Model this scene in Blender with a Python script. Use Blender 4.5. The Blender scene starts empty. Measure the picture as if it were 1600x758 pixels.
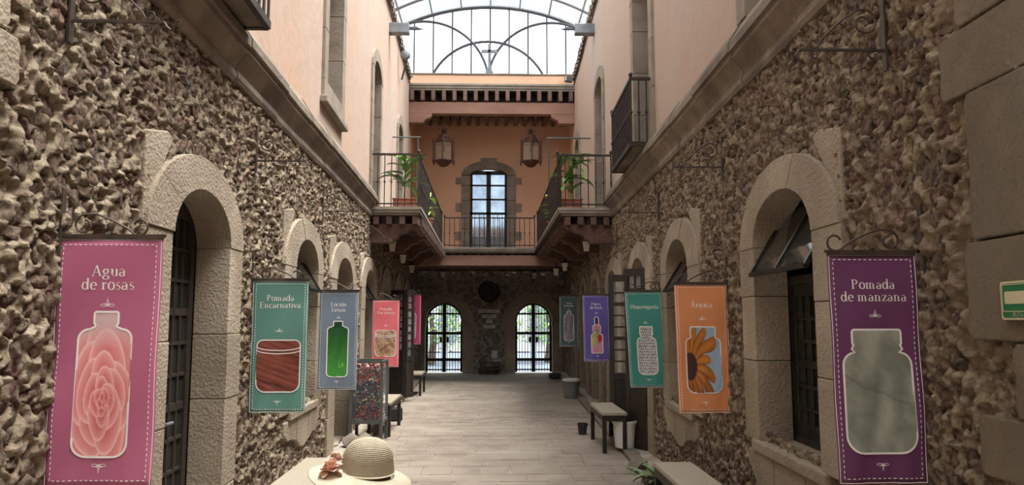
import bpy, bmesh, math, random
import numpy as np
from mathutils import Vector, Matrix
from mathutils.geometry import tessellate_polygon
random.seed(7); RS = np.random.RandomState(11)
C = bpy.context.scene.collection
PI = math.pi

# ------------------------------------------------------------------ camera, sky, sun, exposure
cd = bpy.data.cameras.new('camera'); cam = bpy.data.objects.new('camera', cd); C.objects.link(cam)
cd.sensor_width = 36; cd.lens = 36 * 1150 / 1600; cd.clip_start = 0.05; cd.clip_end = 400
cam.location = (0, 0, 1.7)
cam.rotation_euler = (PI / 2 + math.atan(121 / 1150), 0, -math.atan(32 / 1150))
bpy.context.scene.camera = cam
W = bpy.data.worlds.new('overcast_sky'); bpy.context.scene.world = W; W.use_nodes = True
wn = W.node_tree; wb = wn.nodes['Background']
wtc = wn.nodes.new('ShaderNodeTexCoord'); wno = wn.nodes.new('ShaderNodeTexNoise'); wno.inputs['Scale'].default_value = 2.2
wno.inputs['Detail'].default_value = 4
wr = wn.nodes.new('ShaderNodeValToRGB')
wr.color_ramp.elements[0].position = .38; wr.color_ramp.elements[0].color = (.72, .84, .97, 1)
wr.color_ramp.elements[1].position = .62; wr.color_ramp.elements[1].color = (1, .99, .97, 1)
wn.links.new(wtc.outputs['Generated'], wno.inputs['Vector']); wn.links.new(wno.outputs['Fac'], wr.inputs['Fac'])
wn.links.new(wr.outputs['Color'], wb.inputs['Color']); wb.inputs['Strength'].default_value = 1.1
sl = bpy.data.lights.new('hazy_sun', 'SUN'); sl.energy = 5.5; sl.angle = math.radians(38); sl.color = (1, .97, .92)
so = bpy.data.objects.new('hazy_sun', sl); C.objects.link(so)
so.rotation_euler = Vector((.40, -.06, 1)).to_track_quat('Z', 'Y').to_euler()
vs = bpy.context.scene.view_settings
vs.view_transform = 'Standard'; vs.look = 'None'; vs.gamma = 1; vs.use_curve_mapping = False; vs.exposure = 1.68
cy = bpy.context.scene.cycles
cy.max_bounces = 10; cy.diffuse_bounces = 6; cy.transparent_max_bounces = 16; cy.use_denoising = True

# ------------------------------------------------------------------ helpers
def tag(o, label=None, cat=None, group=None, kind=None):
    if label: o['label'] = label
    if cat: o['category'] = cat
    if group: o['group'] = group
    if kind: o['kind'] = kind
    return o
def empty(name, loc, label=None, cat=None, group=None, kind=None, rz=0):
    o = bpy.data.objects.new(name, None); C.objects.link(o); o.location = loc; o.rotation_euler = (0, 0, rz)
    o.empty_display_size = .1
    return tag(o, label, cat, group, kind)
def root_of(o):
    p = Vector(o.location)
    while o.parent: o = o.parent; p = p + Vector(o.location)
    return p
class MB:
    """collects shapes in world coordinates, links them as one mesh"""
    def __init__(s): s.v = []; s.f = []; s.cols = None
    def add(s, vs_, fs):
        n = len(s.v); s.v += [tuple(v) for v in vs_]; s.f += [tuple(i + n for i in f) for f in fs]; return s
    def box(s, c, d, rz=0, tf=None):
        x, y, z = d[0] / 2, d[1] / 2, d[2] / 2
        P = [Vector((a * x, b * y, e * z)) for e in (-1, 1) for a, b in ((-1, -1), (1, -1), (1, 1), (-1, 1))]
        if rz: P = [Matrix.Rotation(rz, 3, 'Z') @ p for p in P]
        if tf is not None: P = [tf @ p for p in P]
        return s.add([p + Vector(c) for p in P], [(3, 2, 1, 0), (4, 5, 6, 7), (0, 1, 5, 4), (1, 2, 6, 5), (2, 3, 7, 6), (3, 0, 4, 7)])
    def bar(s, a, b, w, h=None, up=(0, 0, 1)):
        a = Vector(a); b = Vector(b); h = h or w; d = (b - a).normalized(); up = Vector(up)
        if abs(d.dot(up)) > .98: up = Vector((0, 1, 0))
        x = d.cross(up).normalized(); y = x.cross(d).normalized()
        P = [p + x * i * w / 2 + y * j * h / 2 for p in (a, b) for i, j in ((-1, -1), (1, -1), (1, 1), (-1, 1))]
        return s.add(P, [(3, 2, 1, 0), (4, 5, 6, 7), (0, 1, 5, 4), (1, 2, 6, 5), (2, 3, 7, 6), (3, 0, 4, 7)])
    def tube(s, pts, r, n=6, cap=True):
        pts = [Vector(p) for p in pts]; m = len(pts); rr = r if isinstance(r, (list, tuple)) else [r] * m
        ref = None; V = []
        for i, p in enumerate(pts):
            d = (pts[min(i + 1, m - 1)] - pts[max(i - 1, 0)])
            d = d.normalized() if d.length > 1e-9 else Vector((0, 0, 1))
            if ref is None: ref = Vector((0, 0, 1)) if abs(d.z) < .9 else Vector((1, 0, 0))
            x = d.cross(ref)
            x = x.normalized() if x.length > 1e-6 else Vector((1, 0, 0))
            y = d.cross(x).normalized(); ref = x.cross(d) if x.length else ref
            V += [p + (x * math.cos(2 * PI * k / n) + y * math.sin(2 * PI * k / n)) * rr[i] for k in range(n)]
        F = [(i * n + k, i * n + (k + 1) % n, (i + 1) * n + (k + 1) % n, (i + 1) * n + k) for i in range(m - 1) for k in range(n)]
        if cap: F += [tuple(range(n))[::-1], tuple(range((m - 1) * n, m * n))]
        return s.add(V, F)
    def lathe(s, c, prof, n=20, sx=1, sy=1, ph=0, tf=None):
        V = []
        for r, z in prof:
            for k in range(n):
                a = 2 * PI * k / n + ph; p = Vector((math.cos(a) * r * sx, math.sin(a) * r * sy, z))
                if tf is not None: p = tf @ p
                V.append(p + Vector(c))
        m = len(prof)
        F = [(i * n + k, i * n + (k + 1) % n, (i + 1) * n + (k + 1) % n, (i + 1) * n + k) for i in range(m - 1) for k in range(n)]
        F += [tuple(range(n))[::-1], tuple(range((m - 1) * n, m * n))]
        return s.add(V, F)
    def prism(s, poly, f0, f1):
        """poly: list of 2d pts; f0/f1 map (a,b)->3d for the two caps"""
        n = len(poly); V = [f0(*p) for p in poly] + [f1(*p) for p in poly]
        F = [tuple(range(n))[::-1], tuple(range(n, 2 * n))] + [(i, (i + 1) % n, n + (i + 1) % n, n + i) for i in range(n)]
        return s.add(V, F)
    def quad(s, a, b, c, d): return s.add([a, b, c, d], [(0, 1, 2, 3)])
    def build(s, name, mat, parent=None, smooth=None, bevel=0, fixn=True, kind=None):
        me = bpy.data.meshes.new(name)
        off = root_of(parent) if parent else Vector((0, 0, 0))
        loc = Vector((0, 0, 0))
        if parent is None and s.v:
            A = np.array([tuple(v) for v in s.v]); loc = Vector(((A[:, 0].min() + A[:, 0].max()) / 2, (A[:, 1].min() + A[:, 1].max()) / 2, A[:, 2].min()))
            off = loc
        me.from_pydata([Vector(v) - off for v in s.v], [], s.f)
        if fixn:
            bm = bmesh.new(); bm.from_mesh(me); bmesh.ops.recalc_face_normals(bm, faces=bm.faces); bm.to_mesh(me); bm.free()
        if smooth:
            me.shade_smooth(); me.set_sharp_from_angle(angle=math.radians(smooth))
        if mat: me.materials.append(mat)
        o = bpy.data.objects.new(name, me); C.objects.link(o)
        if parent: o.parent = parent
        else: o.location = loc
        if bevel:
            b = o.modifiers.new('bevel', 'BEVEL'); b.width = bevel; b.segments = 2; b.limit_method = 'ANGLE'
        if kind: o['kind'] = kind
        return o
def np_mesh(name, V, F, mat, parent=None, smooth=False, kind=None, col=None, loc=(0, 0, 0)):
    """V (n,3) F (m,k) numpy"""
    me = bpy.data.meshes.new(name); V = np.asarray(V, np.float32) - np.array(loc, np.float32); F = np.asarray(F, np.int32); k = F.shape[1]
    me.vertices.add(len(V)); me.vertices.foreach_set('co', V.ravel())
    me.loops.add(F.size); me.loops.foreach_set('vertex_index', F.ravel())
    me.polygons.add(len(F)); me.polygons.foreach_set('loop_start', np.arange(0, F.size, k, dtype=np.int32))
    me.polygons.foreach_set('loop_total', np.full(len(F), k, np.int32))
    me.update(calc_edges=True)
    if smooth: me.polygons.foreach_set('use_smooth', np.ones(len(F), bool))
    if col is not None:
        ca = me.color_attributes.new('print', 'FLOAT_COLOR', 'POINT')
        c4 = np.ones((len(V), 4), np.float32); c4[:, :3] = col; ca.data.foreach_set('color', c4.ravel())
    me.validate(); me.materials.append(mat)
    o = bpy.data.objects.new(name, me); C.objects.link(o); o.location = loc
    if parent: o.parent = parent
    if kind: o['kind'] = kind
    return o
def lin(c): return tuple((x / 255 / 12.92 if x / 255 <= .04045 else ((x / 255 + .055) / 1.055) ** 2.4) for x in c)

# value noise for geometry
_perm = RS.rand(64, 64)
def vn(x, y):
    xi = np.floor(x).astype(int); yi = np.floor(y).astype(int); fx = x - xi; fy = y - yi
    fx = fx * fx * (3 - 2 * fx); fy = fy * fy * (3 - 2 * fy)
    g = lambda a, b: _perm[a % 64, b % 64]
    return (g(xi, yi) * (1 - fx) + g(xi + 1, yi) * fx) * (1 - fy) + (g(xi, yi + 1) * (1 - fx) + g(xi + 1, yi + 1) * fx) * fy
def fbm(x, y, o=3):
    t = 0; a = .5
    for i in range(o): t = t + a * vn(x * 2 ** i + 17 * i, y * 2 ** i + 31 * i); a *= .5
    return t

# ------------------------------------------------------------------ materials
def mat(name, c1, c2=None, scale=4, rough=.85, bump=0, bscale=30, metal=0, rand=0, c3=None, s3=1.2, detail=6, stretch=None, ior=None, spec=None, th=(.35, .65), bkind='noise', coat=0):
    m = bpy.data.materials.new(name); m.use_nodes = True; nt = m.node_tree; N = nt.nodes; L = nt.links
    b = N['Principled BSDF']; b.inputs['Roughness'].default_value = rough; b.inputs['Metallic'].default_value = metal
    if spec is not None: b.inputs['Specular IOR Level'].default_value = spec
    b.inputs['Base Color'].default_value = (*c1, 1)
    geo = N.new('ShaderNodeNewGeometry'); src = geo.outputs['Position']
    if stretch:
        mp = N.new('ShaderNodeMapping'); mp.inputs['Scale'].default_value = stretch; L.new(src, mp.inputs['Vector']); src = mp.outputs['Vector']
    out = None
    if c2:
        n = N.new('ShaderNodeTexNoise'); n.inputs['Scale'].default_value = scale; n.inputs['Detail'].default_value = detail; L.new(src, n.inputs['Vector'])
        r = N.new('ShaderNodeValToRGB'); r.color_ramp.elements[0].color = (*c1, 1); r.color_ramp.elements[1].color = (*c2, 1)
        r.color_ramp.elements[0].position = th[0]; r.color_ramp.elements[1].position = th[1]
        L.new(n.outputs['Fac'], r.inputs['Fac']); out = r.outputs['Color']
        if c3:
            n3 = N.new('ShaderNodeTexNoise'); n3.inputs['Scale'].default_value = s3; n3.inputs['Detail'].default_value = 5; L.new(src, n3.inputs['Vector'])
            r3 = N.new('ShaderNodeValToRGB'); r3.color_ramp.elements[0].position = .48; r3.color_ramp.elements[1].position = .66
            L.new(n3.outputs['Fac'], r3.inputs['Fac']); mx = N.new('ShaderNodeMix'); mx.data_type = 'RGBA'
            L.new(r3.outputs['Color'], mx.inputs[0]); L.new(out, mx.inputs[6]); mx.inputs[7].default_value = (*c3, 1); out = mx.outputs[2]
    if rand:
        oi = N.new('ShaderNodeObjectInfo'); hs = N.new('ShaderNodeHueSaturation')
        mr = N.new('ShaderNodeMapRange'); mr.inputs[3].default_value = 1 - rand; mr.inputs[4].default_value = 1 + rand
        L.new(oi.outputs['Random'], mr.inputs[0]); L.new(mr.outputs[0], hs.inputs['Value'])
        if out: L.new(out, hs.inputs['Color'])
        else: hs.inputs['Color'].default_value = (*c1, 1)
        out = hs.outputs['Color']
    if out: L.new(out, b.inputs['Base Color'])
    if bump:
        bp = N.new('ShaderNodeBump'); bp.inputs['Distance'].default_value = bump; bp.inputs['Strength'].default_value = 1
        n = N.new('ShaderNodeTexNoise'); n.inputs['Scale'].default_value = bscale; n.inputs['Detail'].default_value = 7; n.inputs['Roughness'].default_value = .62
        L.new(src, n.inputs['Vector']); h = n.outputs['Fac']
        if bkind == 'pits':
            v = N.new('ShaderNodeTexVoronoi'); v.inputs['Scale'].default_value = bscale * 1.3; L.new(src, v.inputs['Vector'])
            ma = N.new('ShaderNodeMath'); ma.operation = 'MULTIPLY'; L.new(h, ma.inputs[0]); L.new(v.outputs['Distance'], ma.inputs[1]); 
            m2 = N.new('ShaderNodeMath'); m2.operation = 'ADD'; L.new(ma.outputs[0], m2.inputs[0]); L.new(h, m2.inputs[1]); h = m2.outputs[0]
        L.new(h, bp.inputs['Height'])
        if bkind == 'pits' and bump > .02:
            b2 = N.new('ShaderNodeBump'); b2.inputs['Distance'].default_value = .012; nf = N.new('ShaderNodeTexNoise'); nf.inputs['Scale'].default_value = 95; nf.inputs['Detail'].default_value = 6; nf.inputs['Roughness'].default_value = .75
            L.new(src, nf.inputs['Vector']); L.new(nf.outputs['Fac'], b2.inputs['Height']); L.new(bp.outputs['Normal'], b2.inputs['Normal']); L.new(b2.outputs['Normal'], b.inputs['Normal'])
        else: L.new(bp.outputs['Normal'], b.inputs['Normal'])
    return m
def stone_mat(name, cols, scale, rough=.95, bump=.02, bscale=45):
    """rubble stone: each stone takes a tone from a coarse cell pattern, with fine speckle"""
    m = mat(name, tuple(c * .55 for c in cols[0]), tuple(c * 1.25 for c in cols[3 if len(cols) > 4 else 1]), scale=30, th=(.42, .60), rough=rough, bump=bump, bscale=bscale, bkind='pits')
    nt = m.node_tree; N = nt.nodes; L = nt.links; b = N['Principled BSDF']
    geo = [n for n in N if n.type == 'NEW_GEOMETRY'][0]
    v = N.new('ShaderNodeTexVoronoi'); v.inputs['Scale'].default_value = scale; L.new(geo.outputs['Position'], v.inputs['Vector'])
    sp = N.new('ShaderNodeSeparateColor'); L.new(v.outputs['Color'], sp.inputs[0])
    r = N.new('ShaderNodeValToRGB'); r.color_ramp.interpolation = 'LINEAR'
    els = r.color_ramp.elements; n = len(cols)
    els[0].color = (*cols[0], 1); els[1].color = (*cols[-1], 1)
    for i in range(1, n - 1):
        e = els.new(i / (n - 1)); e.color = (*cols[i], 1)
    L.new(sp.outputs[0], r.inputs['Fac'])
    old = b.inputs['Base Color'].links[0].from_socket
    mx = N.new('ShaderNodeMix'); mx.data_type = 'RGBA'; mx.inputs[0].default_value = .55; L.new(old, mx.inputs[6]); L.new(r.outputs['Color'], mx.inputs[7])
    L.new(mx.outputs[2], b.inputs['Base Color']); return m
def glass_mat(name, tint, alpha, rough=.05):
    m = bpy.data.materials.new(name); m.use_nodes = True; nt = m.node_tree; N = nt.nodes; L = nt.links; b = N['Principled BSDF']
    b.inputs['Base Color'].default_value = (*tint, 1); b.inputs['Roughness'].default_value = rough; b.inputs['Alpha'].default_value = alpha
    return m
M = {}
M['mortar'] = mat('lime_mortar', (.58, .48, .34), (.225, .155, .11), scale=24, rough=.98, bump=.040, bscale=46, bkind='pits', c3=(.44, .34, .24), s3=.9, th=(.45, .62))
M['rubble'] = stone_mat('tezontle_rubble', [(.12, .05, .04), (.34, .26, .18), (.22, .10, .075), (.41, .325, .235), (.12, .105, .088), (.29, .20, .14), (.19, .085, .062), (.26, .14, .10)], 7, bump=.035, bscale=38)
M['mortar_dark'] = mat('old_mortar', (.45, .40, .33), (.31, .27, .225), scale=5, rough=.98, bump=.02, bscale=30)
M['rubble_dark'] = stone_mat('dark_basalt', [(.20, .155, .14), (.29, .24, .20), (.22, .165, .145), (.34, .28, .24)], 3.5, bump=.015, bscale=30)
M['cantera'] = mat('cantera_stone', (.345, .285, .21), (.27, .215, .155), scale=3.2, rough=.92, bump=.010, bscale=38, bkind='pits', rand=.08, c3=(.41, .345, .26), s3=1.6)
M['cantera_gate'] = mat('gateway_cantera', (.46, .385, .30), (.36, .295, .225), scale=3.2, rough=.92, bump=.008, bscale=30, rand=.06)
M['cantera_brown'] = mat('brown_cantera', (.34, .27, .185), (.235, .18, .12), scale=3.2, rough=.92, bump=.022, bscale=42, bkind='pits', rand=.08, c3=(.35, .295, .22), s3=1.6)
M['cantera_grey'] = mat('grey_cantera', (.30, .25, .195), (.22, .18, .14), scale=3.5, rough=.9, bump=.006, bscale=30, rand=.08)
M['cornice'] = mat('cornice_stone', (.26, .212, .16), (.165, .13, .10), scale=2.6, rough=.93, bump=.012, bscale=26, rand=.08, c3=(.13, .10, .075), s3=2.2)
M['plaster'] = mat('weathered_plaster', (.44, .315, .24), (.43, .35, .30), scale=.9, rough=.9, bump=.022, bscale=3.8, c3=(.45, .29, .20), s3=.45, stretch=(1, .8, .5))
M['orange'] = mat('orange_plaster', (.78, .49, .32), (.70, .43, .28), scale=.8, rough=.9, bump=.003, bscale=8)
M['paver'] = mat('flagstone', (.33, .275, .22), (.245, .20, .16), scale=3.4, rough=.8, bump=.009, bscale=14, rand=.06, c3=(.37, .315, .255), s3=.8)
M['joint'] = mat('floor_joint', (.44, .39, .32), (.27, .23, .185), scale=5, rough=.95, bump=.004, bscale=30)
M['kerb'] = mat('kerb_stone', (.24, .20, .155), (.16, .13, .10), scale=4, rough=.9, bump=.008, bscale=25, rand=.1)
M['iron'] = mat('black_iron', (.022, .020, .020), (.05, .035, .028), scale=9, rough=.55, metal=.3, spec=.4)
M['ironbar'] = mat('bracket_iron', (.045, .036, .03), (.09, .06, .045), scale=14, rough=.6, metal=.3)
M['steel'] = mat('window_steel', (.035, .032, .03), (.07, .06, .055), scale=8, rough=.38, metal=.7)
M['darkwood'] = mat('dark_door_wood', (.022, .016, .013), (.042, .03, .023), scale=5, rough=.6, stretch=(6, 6, .6))
M['brownwood'] = mat('brown_panel_wood', (.085, .05, .036), (.12, .075, .05), scale=4, rough=.7, stretch=(6, 6, .6))
M['beam'] = mat('red_brown_beam', (.32, .175, .125), (.25, .135, .095), scale=2.2, rough=.8, bump=.004, bscale=20, stretch=(.5, 1, 2))
M['corbel'] = mat('dark_corbel_wood', (.15, .078, .055), (.105, .055, .04), scale=3, rough=.85, bump=.003, bscale=20)
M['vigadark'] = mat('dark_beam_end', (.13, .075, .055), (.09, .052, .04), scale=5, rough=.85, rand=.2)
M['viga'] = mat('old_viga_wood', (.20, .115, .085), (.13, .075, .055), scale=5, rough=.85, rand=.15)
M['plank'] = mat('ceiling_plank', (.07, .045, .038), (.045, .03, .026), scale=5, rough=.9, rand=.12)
M['slab'] = mat('slab_stone', (.33, .29, .23), (.23, .20, .16), scale=3.5, rough=.85, bump=.004, bscale=20)
M['darkroom'] = mat('dark_interior', (.03, .026, .022), rough=.95)  # near-black sheet colour stands in for the unlit rooms behind the openings
M['pane'] = glass_mat('dark_window_glass', (.05, .055, .045), .55, .04)
M['panelight'] = glass_mat('clear_glass', (.55, .62, .66), .22, .03)
M['reflect'] = mat('mirror_like_glass', (.30, .36, .42), (.16, .20, .25), scale=2.5, rough=.05, metal=.75)
M['spec_bench'] = mat('terrazzo_top', (.44, .39, .30), (.31, .27, .20), scale=90, rough=.55, detail=2)
M['straw'] = mat('straw', (.62, .57, .44), (.53, .48, .35), scale=40, rough=.75, bump=.001, bscale=180)
M['strawshade'] = mat('straw_groove_shade', (.36, .29, .18), rough=.9)
M['petal'] = mat('pink_petal', (.86, .56, .45), (.88, .70, .60), scale=18, rough=.7)
M['petalpale'] = mat('cream_petal', (.80, .66, .55), (.78, .58, .48), scale=18, rough=.7)
M['terracotta'] = mat('terracotta', (.36, .13, .085), (.28, .10, .065), scale=7, rough=.85)
M['leaf'] = mat('green_leaf', (.10, .24, .045), (.22, .38, .09), scale=6, rough=.5)
M['leafpale'] = mat('yellow_green_leaf', (.38, .50, .12), (.24, .40, .09), scale=6, rough=.5)
M['leafvar'] = mat('variegated_leaf', (.13, .21, .09), (.30, .38, .20), scale=14, rough=.5)
M['cabinet'] = mat('grey_green_metal', (.10, .115, .105), (.14, .15, .135), scale=4, rough=.5, metal=.4)
M['white'] = mat('white_paint', (.86, .84, .79), (.80, .78, .72), scale=4, rough=.6)
M['offwhite'] = mat('aged_white', (.52, .50, .44), (.44, .41, .35), scale=4, rough=.7)
M['plasticgrey'] = mat('grey_plastic', (.13, .135, .13), (.18, .185, .175), scale=4, rough=.6)
M['blackplastic'] = mat('black_plastic', (.02, .022, .024), rough=.6)
M['tinmetal'] = mat('grey_blue_metal', (.17, .19, .21), (.24, .26, .28), scale=5, rough=.55, metal=.5)
M['lampmetal'] = mat('bronze_lantern', (.075, .035, .026), (.12, .055, .04), scale=9, rough=.5, metal=.5)
M['lampglass'] = glass_mat('lantern_glass', (.34, .25, .18), .42, .15)
M['frost'] = glass_mat('frosted_glass', (.72, .66, .56), .8, .4)
M['signgreen'] = mat('sign_green', lin((35, 110, 66)), rough=.4)
M['signcream'] = mat('sign_cream', lin((198, 190, 160)), rough=.45)
M['vault'] = glass_mat('vault_panel', (.78, .82, .76), .34, .4)
M['vaultdense'] = glass_mat('dense_vault_panel', (.60, .66, .58), .78, .5)  # sky dimmed by pane tint and opacity here; nearer panes stay clear for daylight
M['vaultrib'] = mat('vault_rib', (.16, .17, .18), rough=.6)
M['grid'] = mat('grey_painted_iron', (.06, .065, .075), rough=.6)
M['skin'] = mat('skin', (.55, .34, .24), (.5, .3, .21), scale=8, rough=.55)
M['hair'] = mat('dark_hair', (.025, .016, .012), rough=.5)
M['dress'] = mat('cotton_dress', (.35, .42, .55), (.42, .48, .6), scale=6, rough=.85)
M['shoe'] = mat('shoe', (.05, .04, .04), rough=.5)
M['bark'] = mat('bark', (.13, .10, .075), (.08, .06, .045), scale=8, rough=.95, bump=.01, bscale=14)
M['street'] = mat('street_paving', (.10, .125, .16), (.07, .09, .12), scale=2, rough=.8)
M['facade'] = mat('pale_facade', (.50, .51, .52), (.40, .41, .42), scale=1, rough=.85)
M['cloth_tie'] = mat('ribbon', (.75, .68, .52), rough=.8)

# wall coordinates: side (-1 left, +1 right), s = distance along the passage, z = height, o = distance out of the wall
W0, K = 1.82, .0235
def WX(s, o=0): return W0 + K * s - o
def WP(side, s, z, o=0): return Vector((side * WX(s, o), s, z))
def pw(mb, side, poly, o0, o1): return mb.prism(poly, lambda a, b: WP(side, a, b, o0), lambda a, b: WP(side, a, b, o1))
SN = {-1: 'left', 1: 'right'}

# ------------------------------------------------------------------ openings of the lower walls
# side, s0, s1, z0, fill
LOW = {-1: [(4.37, 5.39, 0, 'glass_door'), (7.38, 8.43, .80, 'window'), (9.61, 10.84, 0, 'half_door'), (12.1, 13.25, .8, 'window'),
            (14.6, 15.7, 0, 'open'), (16.9, 17.9, 0, 'door'), (19.1, 20.2, 0, 'door'), (21.4, 22.4, .8, 'window')],
       1: [(4.23, 5.27, .84, 'window'), (7.25, 8.24, .80, 'window'), (9.57, 10.66, 0, 'open'), (12.1, 13.2, 0, 'door'),
           (14.6, 15.7, 0, 'door'), (17.1, 18.1, 0, 'door'), (19.9, 20.9, 0, 'door')]}
ZS, ZC = 2.22, 2.55          # springing and crown of every lower arch
MF = .29
def MNf(s0): return .37 if s0 < 5 else .44
#           # stone margins, near and far side
DEP = .20
def arch_pts(s0, s1, zs, zc, n=10):
    a = (s1 - s0) / 2; c = (s0 + s1) / 2
    return [(c - a * math.cos(PI * i / n), zs + (zc - zs) * math.sin(PI * i / n)) for i in range(n + 1)]

# ---- walls of rubble
def rubble_wall(side):
    name = 'wall_' + SN[side]
    root = empty(name, (side * 1.9, 0, 0), f'long rubble stone wall along the {SN[side]} side of the passage', 'wall', kind='structure')
    loc = Vector(root.location)
    ops = LOW[side]
    # stones on a jittered lattice
    def hole(s, z, g=0.0):
        r = np.zeros(np.shape(s), bool)
        for s0, s1, z0, _ in ops:
            a = s0 - MNf(s0) - g; b = s1 + MF + g
            c = (a + b) / 2; h = (b - a) / 2; zt = ZS + (2.77 + g - ZS) * np.sqrt(np.clip(1 - ((s - c) / h) ** 2, 0, 1))
            r |= (s > a) & (s < b) & (z > z0 - .06 - g) & (z < zt)
        return r
    D = .108
    ns = int((24.2 - .6) / D); nz = int(3.62 / (D * .82))
    I, J = np.meshgrid(np.arange(-1, ns + 1), np.arange(-1, nz + 1), indexing='ij')
    rs = np.random.RandomState(5 + side)
    CS = .6 + (I + .5 * (J % 2)) * D + (rs.rand(*I.shape) - .5) * D * .75
    CZ = J * D * .82 + (rs.rand(*I.shape) - .5) * D * .7
    R = D * (.27 + .24 * rs.rand(*I.shape)); A = 1 + (rs.rand(*I.shape) - .5) * .7
    def nearest(s, z):
        i0 = np.floor((s - .6) / D).astype(int) + 1; j0 = np.round(z / (D * .82)).astype(int) + 1
        best = np.full(s.shape, 9.)
        for di in (-1, 0, 1):
            for dj in (-1, 0, 1):
                i = np.clip(i0 + di, 0, I.shape[0] - 1); j = np.clip(j0 + dj, 0, I.shape[1] - 1)
                d = np.hypot((s - CS[i, j]) * A[i, j], (z - CZ[i, j]) / A[i, j]) / R[i, j]; best = np.minimum(best, d)
        return best
    sg = [.6]
    while sg[-1] < 24.1: sg.append(sg[-1] + max(.008, min(.0036 * sg[-1], .06)))
    sg = np.array(sg); zg = np.linspace(-.02, 3.58, 300)
    S, Z = np.meshgrid(sg, zg, indexing='ij')
    d = nearest(S, Z); t = np.clip((d - .75) / .6, 0, 1); t = t * t * (3 - 2 * t)
    H = -.006 + .030 * t + .040 * (fbm(S * 24, Z * 24, 3) - .45) + .02 * (fbm(S * 3, Z * 3, 2) - .4) + .026 * (vn(S * 46 + 9, Z * 46) - .5) - .05 * np.clip(vn(S * 26 + 3, Z * 22 + 7) - .66, 0, 1) * 2
    X = side * (W0 + K * S - H)
    V = np.stack([X, S, Z], -1).reshape(-1, 3)
    n0, n1 = S.shape
    idx = np.arange(n0 * n1).reshape(n0, n1)
    q = np.stack([idx[:-1, :-1], idx[1:, :-1], idx[1:, 1:], idx[:-1, 1:]], -1).reshape(-1, 4)
    if side == -1: q = q[:, ::1]
    else: q = q[:, ::-1]
    sc = (S[:-1, :-1] + S[1:, 1:]).ravel() / 2; zc = (Z[:-1, :-1] + Z[1:, 1:]).ravel() / 2
    keep = ~hole(sc, zc, -.13)
    q = q[keep]
    used = np.zeros(len(V), bool); used[q.ravel()] = True; remap = np.cumsum(used) - 1
    o = np_mesh('mortar_face', V[used] - np.array(loc), remap[q], M['mortar'], root, smooth=True)
    # stones
    bm = bmesh.new(); bmesh.ops.create_icosphere(bm, subdivisions=2, radius=1); bm.verts.ensure_lookup_table()
    iv = np.array([v.co[:] for v in bm.verts]); itf = np.array([[v.index for v in f.verts] for f in bm.faces]); bm.free()
    # keep the outward half, x is outwards
    keepf = (iv[itf][:, :, 0].max(1) > .05); itf = itf[keepf]; u = np.unique(itf); mp = -np.ones(len(iv), int); mp[u] = np.arange(len(u)); itf = mp[itf]; iv = iv[u]
    protos = []
    for k in range(12):
        r = np.random.RandomState(k); dz = 1 + .50 * (r.rand(len(iv), 1) - .5) * 2
        v = iv * dz; v[:, 0] = np.sign(v[:, 0]) * np.abs(v[:, 0]) ** .7 * (1 + .5 * (r.rand(len(iv)) - .5)); protos.append(v)
    cs, cz, rr, aa = CS.ravel(), CZ.ravel(), R.ravel(), A.ravel()
    ok = (~hole(cs, cz, .0)) & (cz > .02) & (cz < 3.54) & (cs > .7) & (cs < 24)
    pil = (cs < 2.9)
    ok &= ~pil
    cs, cz, rr, aa = cs[ok], cz[ok], rr[ok], aa[ok]
    # visible size in the photograph: near and big first
    vis = rr / np.where((cs < 2.8) , 1e3, cs) * np.where((cz > 3.4) & (cs < 3.4), .2, 1)
    order = np.argsort(-vis)
    meshes = []
    for k in range(12):
        me = bpy.data.meshes.new('stone'); me.from_pydata([tuple((side * -v[0], v[1], v[2])) for v in protos[k]], [], [tuple(f[::-1] if side == 1 else f) for f in itf]); me.materials.append(M['rubble']); me.shade_smooth(); meshes.append(me)
        bmx = bmesh.new(); bmx.from_mesh(me); bmesh.ops.recalc_face_normals(bmx, faces=bmx.faces)
        if sum(f.normal.x * -side for f in bmx.faces) < 0: bmesh.ops.reverse_faces(bmx, faces=bmx.faces)
        bmx.to_mesh(me); bmx.free()
    r = np.random.RandomState(3)
    for n, i in enumerate(order[:300]):
        ob = bpy.data.objects.new('stone', meshes[n % 12]); C.objects.link(ob); ob.parent = root
        ob.location = WP(side, cs[i], cz[i], -.014) - loc
        ob.scale = (.018 + .016 * r.rand(), rr[i] * 1.06 / aa[i], rr[i] * 1.06 * aa[i])
        ob.rotation_euler = (r.rand() * 6.28 if abs(aa[i] - 1) < .12 else (r.rand() - .5) * .5, 0, 0)
    VV = []; FF = []; n = 0
    for kk, i in enumerate(order[300:]):
        v = protos[kk % 12] * np.array([.018 + .018 * r.rand(), rr[i] * 1.06 / aa[i], rr[i] * 1.06 * aa[i]]); v[:, 0] *= -side
        VV.append(v + np.array(WP(side, cs[i], cz[i], -.014) - loc)); FF.append((itf[:, ::-1] if side == 1 else itf) + n); n += len(v)
    V = np.concatenate(VV); F = np.concatenate(FF)
    np_mesh('small_stones', V, F, M['rubble'], root, smooth=True, kind='stuff')
    # plain continuation behind the camera, backing of the wall
    mb = MB(); pw(mb, side, [(-6, 0), (.62, 0), (.62, 3.6), (-6, 3.6)], -.3, 0); mb.build('rear_wall_face', M['mortar'], root)
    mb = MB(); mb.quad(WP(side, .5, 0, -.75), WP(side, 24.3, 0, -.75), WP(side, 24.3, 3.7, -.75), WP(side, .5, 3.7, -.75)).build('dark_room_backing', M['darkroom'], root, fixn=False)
    mb = MB(); mb.quad(WP(side, .5, 3.6, -.75), WP(side, 24.3, 3.6, -.75), WP(side, 24.3, 3.6, -.05), WP(side, .5, 3.6, -.05)).build('wall_top_slab', M['darkroom'], root, fixn=False)
    # quoin stones near the camera
    rq = random.Random(4 + side)
    z = 0
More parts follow.
